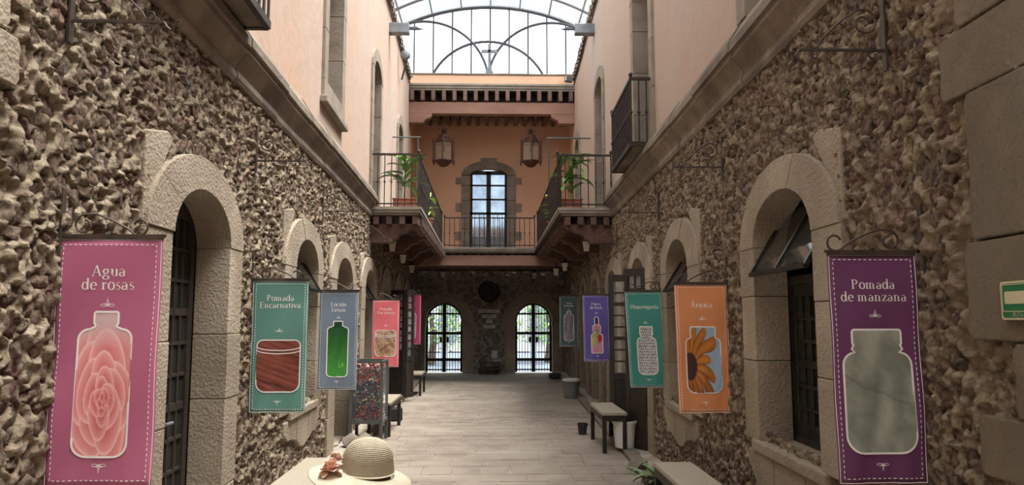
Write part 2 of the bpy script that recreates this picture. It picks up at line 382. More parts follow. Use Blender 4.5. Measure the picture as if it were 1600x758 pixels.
    hs = [.6, .52, .23, .27, .38, .58, .27, .40, .28] if side == 1 else [.6, .5, .55, .45, .5, .20, .42, .30]
    ext = [2.7, 2.56, 2.80, 2.58, 2.82, 2.76, 2.92, 2.79, 2.9] if side == 1 else [2.7, 2.62, 2.70, 2.62, 2.70, 2.86, 2.78, 2.74]
    for h, e in zip(hs, ext):
        poly = [(1.9, z + .003), (e - .02, z + .004), (e, z + .04), (e - .012, z + h * .5), (e - .003, z + h - .04), (e - .025, z + h - .004), (1.9, z + h - .003)]
        mb = MB(); pw(mb, side, poly, -.1, .034 + rq.random() * .01); mb.build('quoin_stone', M['cantera_brown'] if side == 1 else M['cantera'], root, bevel=.007); z += h
    return root
WL = rubble_wall(-1); WR = rubble_wall(1)

# ---- arches, jambs, sills, leaves
def frame_leaf(pA, pB, z0, z1, parent, cols, rows, solid, mat_='darkwood', th=.045, glass='pane', stile=.075, name='door_leaf', depth_dir=None):
    """one glazed leaf standing from plan point pA to pB; lower part solid up to fraction `solid`"""
    pA = Vector((*pA, 0)); pB = Vector((*pB, 0)); d = (pB - pA); w = d.length; d.normalize(); nrm = Vector((-d.y, d.x, 0))
    P = lambda a, z, n=0: pA + d * a + nrm * n + Vector((0, 0, z))
    mb = MB(); zs = z0 + (z1 - z0) * solid
    mb.bar(P(stile / 2, z0), P(stile / 2, z1), stile, th, up=nrm); mb.bar(P(w - stile / 2, z0), P(w - stile / 2, z1), stile, th, up=nrm)
    for z, hh in ((z0 + .05, .1), (z1 - .05, .1)): mb.bar(P(stile, z), P(w - stile, z), th, hh)
    if solid > 0: mb.bar(P(stile, zs), P(w - stile, zs), th, .1)
    lf = mb.build(name, M[mat_], parent, bevel=.004)
    if solid > 0:
        mb = MB(); mb.bar(P(stile, (z0 + zs) / 2), P(w - stile, (z0 + zs) / 2), th * .5, zs - z0 - .1); mb.build('lower_panel', M[mat_], lf)
    zb = (zs if solid > 0 else z0) + .05; gw = (w - 2 * stile) / cols; gh = (z1 - .1 - zb) / rows
    mb = MB()
    for i in range(1, cols): mb.bar(P(stile + gw * i, zb), P(stile + gw * i, z1 - .08), .018, .03, up=nrm)
    for j in range(1, rows): mb.bar(P(stile, zb + gh * j), P(w - stile, zb + gh * j), .03, .022 if j % 3 else .05)
    if cols > 1 or rows > 1: mb.build('glazing_bars', M[mat_], lf)
    for i in range(cols):
        for j in range(rows):
            a0 = stile + gw * i; z_ = zb + gh * j
            MB().quad(P(a0, z_), P(a0 + gw, z_), P(a0 + gw, z_ + gh), P(a0, z_ + gh)).build('pane', M[glass], lf, fixn=False)
    return lf
wcount = {'window': 0, 'door': 0}
def opening(side, s0, s1, z0, fill, ordn):
    MN = MNf(s0)
    kind = 'window' if fill == 'window' else 'door'; wcount[kind] += 1
    nm = f'{kind}_{wcount[kind]}'
    lab = {'window': 'arched stone window with dark steel frames', 'glass_door': 'arched stone doorway with tall dark glazed doors', 'half_door': 'arched stone doorway with a brown panel door',
           'door': 'narrow arched stone doorway with closed dark door', 'open': 'arched stone doorway with door leaves swung open'}[fill]
    R = empty(nm, WP(side, (s0 + s1) / 2, z0, 0), f'{lab}, {ordn} opening along the {SN[side]} wall', kind, kind='structure')
    rq = random.Random(int(s0 * 100) + side)
    cm = M['cantera'] if s0 < 14 else M['cantera_grey']
    # jamb stones
    for a, b, near in ((s0 - MN, s0, 1), (s1, s1 + MF, 0)):
        z = z0 if z0 else 0; k = 0
        while z < ZS - .02:
            h = min(.42 + rq.random() * .2, ZS - z)
            if ZS - z - h < .2: h = ZS - z
            j = rq.uniform(-.025, .025)
            aa = a + (j if near else 0); bb = b + (0 if near else j)
            mb = MB(); pw(mb, side, [(aa, z + .002), (bb, z + .002), (bb, z + h - .002), (aa, z + h - .002)], -DEP, .045 + rq.random() * .008)
            mb.build('jamb_stone', cm, R, bevel=.006); z += h; k += 1
    # arch stones
    n = 5; N = 20
    ins = arch_pts(s0, s1, ZS, ZC, N); out = arch_pts(s0 - MN, s1 + MF, ZS, 2.76, N)
    for k in range(n):
        i0 = k * N // n; i1 = (k + 1) * N // n
        poly = ins[i0:i1 + 1] + out[i0:i1 + 1][::-1]
        mb = MB(); pw(mb, side, poly, -DEP, .05 + rq.random() * .006); mb.build('arch_stone', cm, R, bevel=.004)
    # a proud hood at the near shoulder like the photograph's squared block
    mb = MB(); pw(mb, side, [(s0 - MN - .01, ZS), (s0 - MN + .1, ZS), (s0 - MN + .16, 2.5), (s0 - .02, 2.77), (s0 - .1, 2.80), (s0 - MN - .01, 2.74)], -.05, .03); mb.build('shoulder_stone', cm, R, bevel=.01)
    sd = .06
    if z0 > 0:
        mb = MB(); pw(mb, side, [(s0 - .1, z0 - .07), (s1 + .12, z0 - .07), (s1 + .12, z0 + .01), (s0 - .1, z0 + .01)], -DEP - .02, .07); mb.build('sill_stone', cm, R, bevel=.012)
        w = (s1 - s0 + .5) / 3
        for k in range(3):
            a = s0 - .25 + k * w; d0, d1, d2 = ((.12, .20, .24), (.24, .34, .30), (.30, .26, .10))[k]
            mb = MB(); pw(mb, side, [(a, z0 - .072), (a, z0 - .075 - d0), (a + w * .3, z0 - .09 - d1 * .9), (a + w * .6, z0 - .075 - d1), (a + w - .003, z0 - .075 - d2), (a + w - .003, z0 - .072)], -.05, .040 + .005 * k); mb.build('apron_stone', cm, R, bevel=.014)
    zt = 1.98
    o = -DEP - .03
    if fill == 'window':
        mb = MB()
        for s in (s0, (s0 + s1) / 2, s1): mb.bar(WP(side, s, z0, o), WP(side, s, zt, o), .05)
        for z in (z0 + .03, zt): mb.bar(WP(side, s0, z, o), WP(side, s1, z, o), .05, .06)
        mb.build('steel_frame', M['steel'], R)
        m_ = (s0 + s1) / 2
        for a, b in ((s0 + .02, m_ - .01), (m_ + .01, s1 - .02)):
            A = WP(side, a, 0, o); B = WP(side, b, 0, o)
            frame_leaf((A.x, A.y), (B.x, B.y), z0 + .05, zt - .02, R, 3, 6, 0, 'steel', .03, 'pane', .05, 'window_sash')
        # hopper sash tilted outwards
        hp = empty('hopper_sash', (0, 0, 0)); C.objects.unlink(hp); bpy.data.objects.remove(hp)
        T = lambda s, t: WP(side, s, 2.52 - .50 * t, o + .31 * t)
        mb = MB()
        for t in (0, 1): mb.bar(T(s0 + .03, t), T(s1 - .03, t), .03, .03)
        for s in (s0 + .03, (s0 + s1) / 2, s1 - .03): mb.bar(T(s, 0), T(s, 1), .024, .028)
        hs = mb.build('hopper_sash', M['steel'], R)
        for a, b in ((s0 + .03, m_), (m_, s1 - .03)): MB().quad(T(a, 0), T(b, 0), T(b, 1), T(a, 1)).build('pane', M['pane'], hs, fixn=False)
    elif fill == 'glass_door':
        m_ = (s0 + s1) / 2
        for a, b in ((s0, m_), (m_, s1)):
            A = WP(side, a, 0, o); B = WP(side, b, 0, o)
            lf = frame_leaf((A.x, A.y), (B.x, B.y), .02, 2.5, R, 3, 9, .16, 'darkwood', .05, 'pane', .07)
            if a == m_:
                mb = MB(); h = WP(side, a + .06, 1.02, o + .05); mb.tube([h, h + Vector((0, .11, 0))], .011, 8); mb.tube([h, h + Vector((side * .05, 0, 0))], .014, 8); mb.build('chrome_handle', M['tinmetal'], lf, smooth=40)
    elif fill == 'half_door':
        mb = MB(); pw(mb, side, [(s0, 0.02), (s1, 0.02), (s1, 1.95), (s0, 1.95)], o - .03, o); lf = mb.build('door_leaf', M['brownwood'], R)
        mb = MB()
        for a in (s0 + .04, (s0 + s1) / 2 + .01, s1 - .1):
            pw(mb, side, [(a, .02), (a + .07, .02), (a + .07, 1.95), (a, 1.95)], o, o + .015)
        for z in (.02, .95, 1.85): pw(mb, side, [(s0, z), (s1, z), (s1, z + .1), (s0, z + .1)], o, o + .013)
        mb.build('rail_frame', M['brownwood'], lf)
    elif fill == 'door':
        mb = MB(); pw(mb, side, [(s0, 0.02), (s1, 0.02), (s1, 2.5), (s0, 2.5)], o - .03, o); lf = mb.build('door_leaf', M['brownwood'] if side == 1 else M['darkwood'], R)
        mb = MB()
        for a in (s0 + .04, (s0 + s1) / 2 - .035, s1 - .1): pw(mb, side, [(a, .02), (a + .07, .02), (a + .07, 2.5), (a, 2.5)], o, o + .015)
        mb.build('rail_frame', M['darkwood'], lf)
    return R
ORD = ['first', 'second', 'third', 'fourth', 'fifth', 'sixth', 'seventh', 'eighth']
LOWR = {}
for side in (-1, 1):
    for i, (s0, s1, z0, fl) in enumerate(LOW[side]): LOWR[(side, i)] = opening(side, s0, s1, z0, fl, ORD[i])
# swung open leaves
frame_leaf((1.72, 10.78), (2.02, 10.72), .06, 2.36, LOWR[(1, 2)], 1, 8, .36, 'darkwood', .05, 'panelight', .07)
frame_leaf((1.80, 9.86), (2.0, 9.52), .05, 2.38, LOWR[(1, 2)], 2, 8, .34, 'darkwood', .05, 'panelight', .07)
frame_leaf((-2.13, 15.72), (-1.81, 15.60), .09, 2.33, LOWR[(-1, 4)], 3, 8, .42, 'darkwood', .05, 'panelight', .06)
frame_leaf((-1.80, 15.62), (-1.655, 15.80), .09, 2.33, LOWR[(-1, 4)], 1, 8, .36, 'darkwood', .05, 'panelight', .05)

# ------------------------------------------------------------------ cornice
def cornice(side):
    R = empty('trim_1' if side < 0 else 'trim_2', WP(side, 2, 3.5, 0), f'moulded grey stone cornice running along the {SN[side]} wall', 'cornice', kind='structure')
    prof = [(-.1, 3.47), (.035, 3.47), (.05, 3.50), (.05, 3.54), (.035, 3.56), (.05, 3.60), (.095, 3.66), (.125, 3.69), (.125, 3.73), (.15, 3.735), (.15, 3.80), (.04, 3.97), (-.1, 3.97)]
    s = -6.0; rq = random.Random(3)
    while s < 12.75:
        e = min(s + .85 + rq.random() * .35, 12.75); mb = MB(); j = rq.uniform(-.006, .006)
        mb.prism(prof, lambda o, z: WP(side, s + .003, z + j, o + j), lambda o, z: WP(side, e - .003, z + j, o + j)); mb.build('cornice_stone', M['cornice'], R); s = e
for sd in (-1, 1): cornice(sd)

# ------------------------------------------------------------------ upper plaster walls
UP = {-1: [(4.35, 5.35, 3.98, 6.62, 'balcony'), (8.72, 9.68, 4.55, 6.5, 'window'), (12.75, 13.72, 3.66, 6.4, 'arch'), (17.0, 17.95, 3.66, 6.38, 'arch')],
      1: [(4.3, 5.3, 3.98, 6.62, 'balcony'), (9.05, 10.2, 3.98, 6.5, 'balcony'), (13.75, 14.85, 3.66, 6.5, 'arch'), (18.45, 19.4, 3.66, 6.4, 'arch')]}
ZTOP = 8.2
def upper(side):
    R = empty('wall_upper_' + SN[side], WP(side, 2, 3.9, 0), f'upper storey wall of weathered peach plaster on the {SN[side]}', 'wall', kind='structure')
    outer = [Vector((-6, 3.6, 0)), Vector((19.95, 3.6, 0)), Vector((19.95, ZTOP, 0)), Vector((-6, ZTOP, 0))]
    loops = [outer]
    for s0, s1, z0, zt, k in UP[side]:
        loops.append([Vector((a, b, 0)) for a, b in ([(s0 - .08, z0 - .02), (s1 + .08, z0 - .02)] + arch_pts(s0 - .08, s1 + .08, zt - .2, zt + .06, 8)[::-1])])
    tri = tessellate_polygon(loops); pts = [p for l in loops for p in l]
    mb = MB(); mb.add([WP(side, p.x, p.y, 0) for p in pts], [tuple(t) for t in tri]); mb.build('plaster_face', M['plaster'], R, fixn=False)
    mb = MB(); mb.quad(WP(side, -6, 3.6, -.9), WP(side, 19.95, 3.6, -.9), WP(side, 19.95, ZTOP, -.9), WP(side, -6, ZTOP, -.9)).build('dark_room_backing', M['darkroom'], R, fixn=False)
    mb = MB(); pw(mb, side, [(-6, ZTOP), (19.95, ZTOP), (19.95, ZTOP + .05), (-6, ZTOP + .05)], -.95, .03); mb.build('wall_coping', M['cornice'], R)
    mb = MB(); s = 12.2; rq = random.Random(9)
    while s < 19.6:
        mb.box(WP(side, s, ZTOP + .07, .02), (.16, .14, .07 + rq.random() * .05), rq.uniform(-.4, .4)); s += .3
    mb.build('coping_tiles', M['cornice'], R)
    for i, (s0, s1, z0, zt, k) in enumerate(UP[side]):
        wcount['window'] += 1
        lab = {'balcony': 'tall upper window opening behind an iron balcony', 'window': 'tall upper window with grey stone frame and deep sill', 'arch': 'tall upper doorway with arched grey stone frame'}[k]
        r = empty(f'window_{wcount["window"]}', WP(side, (s0 + s1) / 2, z0, 0), f'{lab}, {ORD[i]} from the camera on the {SN[side]}', 'window', kind='structure')
        m = .20; zs = zt - .22
        for a, b in ((s0 - m, s0), (s1, s1 + m)):
            z = z0
            while z < zs - .01:
                h = min(.62, zs - z)
                if zs - z - h < .2: h = zs - z
                mb = MB(); pw(mb, side, [(a, z + .003), (b, z + .003), (b, z + h - .003), (a, z + h - .003)], -.42, .04); mb.build('jamb_stone', M['cantera_grey'], r, bevel=.006); z += h
        ins = arch_pts(s0, s1, zs, zt, 12); out = arch_pts(s0 - m, s1 + m, zs, zt + .22, 12)
        for q in range(3):
            mb = MB(); pw(mb, side, ins[q * 4:q * 4 + 5] + out[q * 4:q * 4 + 5][::-1], -.42, .045); mb.build('arch_stone', M['cantera_grey'], r)
        if k == 'window':
            mb = MB(); pw(mb, side, [(s0 - m, z0 - .22), (s1 + m, z0 - .22), (s1 + m, z0), (s0 - m, z0)], -.42, .045); mb.build('sill_stone', M['cantera_grey'], r, bevel=.006)
            mb = MB(); pw(mb, side, [(s0 - m - .06, z0 - .30), (s1 + m + .02, z0 - .30), (s1 + m + .02, z0 - .22), (s0 - m - .06, z0 - .22)], -.05, .09); mb.build('sill_moulding', M['cantera_grey'], r, bevel=.01)
        m_ = (s0 + s1) / 2
        for a, b in ((s0, m_), (m_, s1)):
            A = WP(side, a, 0, -.40); B = WP(side, b, 0, -.40)
            frame_leaf((A.x, A.y), (B.x, B.y), z0 + .02, zt, r, 2, 4, .3, 'darkwood', .05, 'pane', .07, 'window_sash' if k == 'window' else 'door_leaf')
for sd in (-1, 1): upper(sd)

# small iron balconies on the plaster
def iron_balcony(side, s0, s1, z0, z1, out, label):
    R = empty('iron_balcony', WP(side, (s0 + s1) / 2, z0, 0), label, 'balcony', 'iron balconies on the upper walls' if False else None)
    mb = MB(); pw(mb, side, [(s0, z0), (s1, z0), (s1, z0 + .05), (s0, z0 + .05)], -.05, out); mb.build('floor_plate', M['cornice'], R)
    mb = MB()
    for o in (out,):
        mb.bar(WP(side, s0, z0 + .02, o), WP(side, s1, z0 + .02, o), .045, .06); mb.bar(WP(side, s0, z1, o), WP(side, s1, z1, o), .035, .035)
    for s in (s0, s1):
        mb.bar(WP(side, s, z0 + .02, 0), WP(side, s, z0 + .02, out), .045, .06); mb.bar(WP(side, s, z1, -.05), WP(side, s, z1, out), .035, .035)
    mb.build('rail_frame', M['iron'], R)
    def bal(p):
        b = MB(); b.tube([p + Vector((0, 0, z0)), p + Vector((0, 0, z1))], .011, 6)
        zm = z0 + (z1 - z0) * .5; b.lathe(p + Vector((0, 0, zm)), [(.011, -.03), (.024, 0), (.011, .03)], 6); b.build('baluster', M['iron'], R)
    n = int((s1 - s0) / .115)
    for i in range(n + 1): q = WP(side, s0 + (s1 - s0) * i / n, 0, out); bal(q)
    for s in (s0, s1):
        for o in (out * .33, out * .66): bal(WP(side, s, 0, o))
    for s in (s0, s1):
        b = MB(); b.lathe(WP(side, s, z1 + .02, out), [(.012, 0), (.026, .02), (.026, .04), (.008, .06)], 8); b.build('corner_knob', M['iron'], R)
iron_balcony(1, 8.95, 10.62, 3.86, 4.72, .29, 'black iron window balcony high on the right plaster wall, before the gallery')
iron_balcony(-1, 3.65, 5.28, 3.84, 4.7, .29, 'black iron window balcony cut by the top edge, upper left wall')

# ------------------------------------------------------------------ floor
FL = empty('floor', (0, 12, 0), 'flagstone floor of the passage', 'floor', kind='structure')
MB().box((0, 9.0, -.051), (6.6, 31, .1)).build('floor_bed', M['joint'], FL)
def KX(s): return 1.43 + .026 * s
pv = []
rq = random.Random(21)
s = .8
while s < 23.7:
    d = rq.uniform(.24, .46); e = min(s + d, 23.75); x = -KX((s + e) / 2) + rq.uniform(-.3, 0); 
    while x < KX((s + e) / 2) - .02:
        w = rq.uniform(.30, .66); a = max(x, -KX(s) + .0); b = min(x + w, KX(s) - .0)
        if b - a > .06: pv.append((a, b, s, e))
        x += w
    s = e
def paver(mb, a, b, s, e, g=.0045):
    j = lambda t: rq.uniform(-t, t)
    t = .005 + rq.random() * .004
    P = [(a + g + j(.006), s + g + j(.006)), (b - g + j(.006), s + g + j(.006)), (b - g + j(.006), e - g + j(.006)), (a + g + j(.006), e - g + j(.006))]
    mb.prism(P, lambda x, y: Vector((x, y, -.02)), lambda x, y: Vector((x, y, t)))
near = sorted([p for p in pv if p[3] > 7.0], key=lambda p: -(p[1] - p[0]) * (p[3] - p[2]) / p[2] ** 2)
parts = set(near[:300]); st = MB()
for p in pv:
    if p in parts: mb = MB(); paver(mb, *p); mb.build('flagstone', M['paver'], FL)
    else: paver(st, *p)
st.build('flagstones', M['paver'], FL, kind='stuff')
for side in (-1, 1):
    mb = MB(); s = 1.0
    mb.prism([(1.0, 0), (24, 0)], lambda a, b: Vector((side * (KX(a) + .1), a, .055)), lambda a, b: Vector((side * (WX(a) + .3), a, .055))) if False else None
    mb.add([(side * KX(0), 0, .045), (side * KX(24), 24, .045), (side * (WX(24) + .6), 24, .045), (side * (WX(0) + .6), 0, .045)], [(0, 1, 2, 3)]); mb.build('border_strip', M['joint'], FL, fixn=False)
    s = 5.0
    while s < 23.9:
        e = min(s + rq.uniform(.5, .9), 23.95); mb = MB(); o1 = rq.uniform(.13, .2)
        mb.prism([(s + .006, 0), (e - .006, 0), (e - .006, 1), (s + .006, 1)], lambda a, b: Vector((side * (KX(a) + b * o1), a, -.03)), lambda a, b: Vector((side * (KX(a) + b * o1), a, .06)))
        mb.build('kerb_stone', M['kerb'], FL, bevel=.008); s = e

# ------------------------------------------------------------------ rear lower wall with two gates
YB = 24.0
BW = empty('wall_back', (0, YB, 0), 'dark rubble wall at the end of the passage with two arched gateways', 'wall', kind='structure')
GX = [(-1.53, .60), (1.37, .60)]      # centre, half width of the opening
GS = 1.65; GC = 2.25; GO = .33
def garch(cx, r, zc, n=16, zs=GS): return [(cx - r * math.cos(PI * i / n), zs + (zc - zs) * math.sin(PI * i / n)) for i in range(n + 1)]
outer = [Vector((-3.2, 0, 0)), Vector((3.2, 0, 0)), Vector((3.2, 3.55, 0)), Vector((-3.2, 3.55, 0))]; loops = [outer]
for cx, r in GX: loops.append([Vector((a, b, 0)) for a, b in [(cx - r - .1, .0), ] + garch(cx, r + .1, GC + .1) + [(cx + r + .1, .0)]])
# the gate holes reach the ground: shift the outer bottom a little below
outer[0].y = outer[1].y = -.05
tri = tessellate_polygon(loops); pts = [p for l in loops for p in l]
MB().add([(p.x, YB, p.y) for p in pts], [tuple(t) for t in tri]).build('mortar_face', M['mortar_dark'], BW, fixn=False)
bm = bmesh.new(); bmesh.ops.create_icosphere(bm, subdivisions=1, radius=1)
IV = np.array([v.co[:] for v in bm.verts]); IF = [tuple(v.index for v in f.verts) for f in bm.faces]; bm.free()
bst = []
for k in range(10):
    r = np.random.RandomState(50 + k); v = IV * (1 + .5 * (r.rand(len(IV), 1) - .5)); me = bpy.data.meshes.new('stone'); me.from_pydata([tuple(a) for a in v], [], IF); me.materials.append(M['rubble_dark']); bst.append(me)
placed = []; rq = random.Random(8); cnt = 0
for _ in range(6000):
    r = rq.uniform(.05, .16) if len(placed) < 90 else rq.uniform(.04, .09)
    x = rq.uniform(-2.35, 2.35); z = rq.uniform(.1, 3.3); bad = False
    for cx, gr in GX:
        if abs(x - cx) < gr + GO + r and z < GS + .05: bad = True
        if z >= GS and math.hypot((x - cx), (z - GS)) < gr + GO + r - .02: bad = True
    if bad or math.hypot(x + .07, z - 2.63) < .38: continue
    if any((x - a) ** 2 + (z - b) ** 2 < (r + q) ** 2 * 1.02 for a, b, q in placed): continue
    placed.append((x, z, r)); cnt += 1
    if cnt >= 300: break
for n, (x, z, r) in enumerate(placed):
    o = bpy.data.objects.new('stone', bst[n % 10]); C.objects.link(o); o.parent = BW; o.location = (x, -.0, z); o.scale = (r * 1.1, .035, r * 1.05); o.rotation_euler = (0, rq.uniform(0, 6), 0)
# gate arches and gates
for gi, (cx, r) in enumerate(GX):
    wcount['door'] += 1; sname = 'left' if gi == 0 else 'right'
    D = empty(f'door_{wcount["door"]}', (cx, YB, 0), f'arched stone gateway at the end of the passage, {sname} of the two', 'gateway', kind='structure')
    for a, b in ((cx - r - GO, cx - r), (cx + r, cx + r + GO)):
        for z0_, z1_ in ((0, .48), (.48, 1.15), (1.15, 1.5), (1.5, GS)):
            mb = MB(); mb.box(((a + b) / 2, YB + .1, (z0_ + z1_) / 2), (b - a + (.04 if z0_ == 1.5 else 0), .36, z1_ - z0_ - .001)); mb.build('jamb_stone', M['cantera_gate'], D, bevel=.012)
    ins = garch(cx, r, GC, 21); out = garch(cx, r + GO, GC + .28, 21)
    for q in range(7):
        mb = MB(); mb.prism(ins[q * 3:q * 3 + 4] + out[q * 3:q * 3 + 4][::-1], lambda a, b: Vector((a, YB - .07, b)), lambda a, b: Vector((a, YB + .28, b))); mb.build('arch_stone', M['cantera_gate'], D, bevel=.006)
    G = empty('iron_gate', (cx, YB + .2, 0), f'black barred iron gate closing the {sname} archway of the back wall', 'gate')
    yy = YB + .2
    mb = MB(); pts_ = garch(cx, r - .03, GC - .03, 20)
    for p, q in zip(pts_, pts_[1:]): mb.bar((p[0], yy, p[1]), (q[0], yy, q[1]), .06, .06, up=(0, 1, 0))
    for x in (cx - r + .03, cx + r - .03): mb.bar((x, yy, .02), (x, yy, GS), .09, .05)
    mb.bar((cx, yy, .02), (cx, yy, GC), .12, .05)
    for z, h in ((.10, .04), (.42, .09), (1.27, .09), (1.9, .06)): mb.bar((cx - r, yy, z), (cx + r, yy, z), .05, h)
    mb.build('gate_frame', M['iron'], G)
    for k in range(-6, 7):
        if k == 0: continue
        x = cx + k * r / 6.6; zt = GS + (GC - GS) * math.sqrt(max(0, 1 - ((x - cx) / r) ** 2))
        MB().tube([(x, yy, .03), (x, yy, zt - .02)], .011, 6).build('gate_bar', M['iron'], G)
    for k in (-1, 1):
        MB().box((cx + k * .11, yy - .03, 1.06), (.08, .05, .18)).build('lock_box', M['iron'], G, bevel=.006)
        MB().bar((cx + k * .12, yy, .66), (cx + k * (r - .05), yy, .66), .03, .03).build('middle_rail', M['iron'], G)
# side strips between gateway and side wall, dark iron pivot posts
disc = MB(); disc.lathe((-.07, YB - .0, 2.63), [(.36, 0), (.36, .05), (.33, .07), (.30, .05), (.12, .055), (.1, .075), (.0001, .075)], 40, tf=Matrix.Rotation(PI / 2, 3, 'X'))
tag(disc.build('round_plaque', M['iron'], smooth=30), 'large dark round plaque high on the back wall between the gates', 'plaque')

# ------------------------------------------------------------------ serif lettering (drawn with a broad pen)
def arc(cx, cy, rx, ry, a0, a1, n=14): return [(cx + rx * math.cos(math.radians(a0 + (a1 - a0) * i / n)), cy + ry * math.sin(math.radians(a0 + (a1 - a0) * i / n))) for i in range(n + 1)]
XH = .47
def stem(x, y0, y1, top='l', bot='f'):
    L = [('t', [(x, y0), (x, y1)])]
    if bot == 'f': L.append(('s', [(x - .11, y0 + .013), (x + .11, y0 + .013)]))
    if top == 'f': L.append(('s', [(x - .11, y1 - .013), (x + .11, y1 - .013)]))
    if top == 'l': L.append(('s', [(x - .10, y1 - .035), (x, y1 - .012)]))
    return L
def bowl(cx, w=.2, h=XH / 2 + .01): return [('t', arc(cx, XH / 2, w, h, 0, 360, 24))]
G_ = {
 'a': (.46, [('t', arc(.19, .125, .13, .125, 60, 330))] + [('s', arc(.19, .33, .13, .13, 20, 160)), ('t', [(.33, .36), (.33, .08)]), ('s', arc(.39, .07, .06, .06, 180, 290)), ('s', [(.33, .27), (.24, .25)])]),
 'g': (.48, [('t', arc(.21, .31, .14, .15, 0, 360, 20)), ('s', [(.33, .42), (.44, .46)]), ('s', [(.14, .18), (.09, .1), (.14, .05)]), ('t', [(.14, .05), (.3, .04)]), ('t', arc(.22, -.09, .18, .12, 80, -260, 22))]),
 'u': (.56, [('t', [(.14, .46), (.14, .14)]), ('s', [(.04, .455), (.14, .455)]), ('s', arc(.27, .14, .13, .13, 180, 300)), ('t', [(.42, .46), (.42, .02)]), ('s', [(.32, .455), (.42, .455)]), ('s', [(.42, .02), (.5, .02)]), ('s', [(.34, .04), (.42, .12)])]),
 'd': (.54, bowl(.22, .16) + stem(.40, 0.01, .74, 'l', '') + [('s', [(.4, .02), (.49, .02)])]),
 'e': (.46, [('t', arc(.23, XH / 2, .17, XH / 2, 5, 315, 22)), ('s', [(.08, .26), (.4, .26)])]),
 'r': (.40, stem(.13, 0, .46) + [('t', arc(.27, .30, .13, .14, 160, 60)), ('t', [(.33, .40), (.35, .38)])]),
 'o': (.48, bowl(.24, .18)),
 's': (.40, [('s', arc(.2, .36, .12, .1, 40, 150)), ('t', [(.09, .36), (.13, .28), (.27, .21), (.32, .12)]), ('s', arc(.2, .11, .13, .1, 0, -150))]),
 'P': (.60, stem(.15, 0, .70, 'f') + [('t', arc(.26, .52, .20, .17, 80, -80)), ('s', [(.15, .69), (.28, .69)]), ('s', [(.15, .35), (.28, .35)])]),
 'm': (.84, stem(.13, 0, .46) + [('s', arc(.25, .33, .12, .12, 170, 20)), ('t', [(.37, .37), (.37, 0)]), ('s', [(.28, .013), (.46, .013)]), ('s', arc(.5, .33, .12, .12, 170, 20)), ('t', [(.62, .37), (.62, 0)]), ('s', [(.53, .013), (.72, .013)])]),
 'n': (.58, stem(.13, 0, .46) + [('s', arc(.26, .33, .14, .12, 170, 20)), ('t', [(.40, .37), (.40, 0)]), ('s', [(.31, .013), (.50, .013)])]),
 'z': (.44, [('s', [(.06, .45), (.36, .45)]), ('t', [(.36, .45), (.06, .02)]), ('s', [(.06, .02), (.38, .02)]), ('s', [(.06, .45), (.05, .35)]), ('s', [(.38, .02), (.39, .12)])]),
 'E': (.60, stem(.15, 0, .70, 'f') + [('s', [(.15, .69), (.5, .69)]), ('s', [(.15, .36), (.42, .36)]), ('s', [(.15, .013), (.52, .013)]), ('s', [(.5, .69), (.51, .58)]), ('s', [(.52, .013), (.54, .13)]), ('s', [(.42, .42), (.42, .30)])]),
 'c': (.43, [('t', arc(.23, XH / 2, .17, XH / 2, 45, 315, 20))]),
 't': (.34, [('t', [(.15, .58), (.15, .1)]), ('s', arc(.23, .1, .08, .09, 180, 300)), ('s', [(.04, .46), (.28, .46)])]),
 'i': (.28, stem(.13, 0, .46) + [('t', [(.12, .6), (.14, .65)])]),
 'í': (.28, stem(.13, 0, .46) + [('t', [(.11, .56), (.19, .70)])]),
 'v': (.48, [('t', [(.07, .45), (.24, .02)]), ('s', [(.24, .02), (.40, .45)]), ('s', [(0, .455), (.15, .455)]), ('s', [(.32, .455), (.47, .455)])]),
 'L': (.56, stem(.15, 0, .70, 'f') + [('s', [(.15, .013), (.48, .013)]), ('s', [(.48, .013), (.51, .16)])]),
 'ó': (.48, bowl(.24, .18) + [('t', [(.22, .56), (.30, .70)])]),
 'x': (.46, [('t', [(.08, .45), (.36, .02)]), ('s', [(.36, .45), (.08, .02)]), ('s', [(.01, .455), (.15, .455)]), ('s', [(.3, .455), (.43, .455)]), ('s', [(.01, .013), (.15, .013)]), ('s', [(.29, .013), (.45, .013)])]),
 'p': (.54, stem(.14, -.22, .46) + [('t', arc(.3, XH / 2, .16, XH / 2, 0, 360, 22))]),
 'H': (.78, stem(.16, 0, .70, 'f') + stem(.60, 0, .70, 'f') + [('s', [(.16, .36), (.6, .36)])]),
 'Á': (.70, [('s', [(.10, 0), (.33, .70)]), ('t', [(.33, .70), (.57, 0)]), ('s', [(.17, .24), (.49, .24)]), ('s', [(.01, .013), (.2, .013)]), ('s', [(.46, .013), (.68, .013)]), ('t', [(.32, .78), (.42, .92)])]),
 'F': (.56, stem(.15, 0, .70, 'f') + [('s', [(.15, .69), (.5, .69)]), ('s', [(.15, .36), (.42, .36)]), ('s', [(.5, .69), (.51, .56)])]),
 'l': (.28, stem(.13, 0, .74)),
 'B': (.62, stem(.15, 0, .70, 'f') + [('t', arc(.26, .53, .17, .16, 80, -80)), ('t', arc(.28, .19, .20, .17, 80, -80)), ('s', [(.15, .69), (.28, .69)]), ('s', [(.15, .36), (.3, .36)]), ('s', [(.15, .013), (.3, .013)])]),
 'h': (.58, stem(.13, 0, .74) + [('s', arc(.26, .33, .14, .12, 170, 20)), ('t', [(.40, .37), (.40, 0)]), ('s', [(.31, .013), (.50, .013)])]),
 'b': (.54, stem(.13, .02, .74, 'l', '') + [('t', arc(.3, XH / 2, .16, XH / 2, 0, 360, 22))]),
 ' ': (.24, []),
}
G_['A'] = (G_['Á'][0], G_['Á'][1][:5])
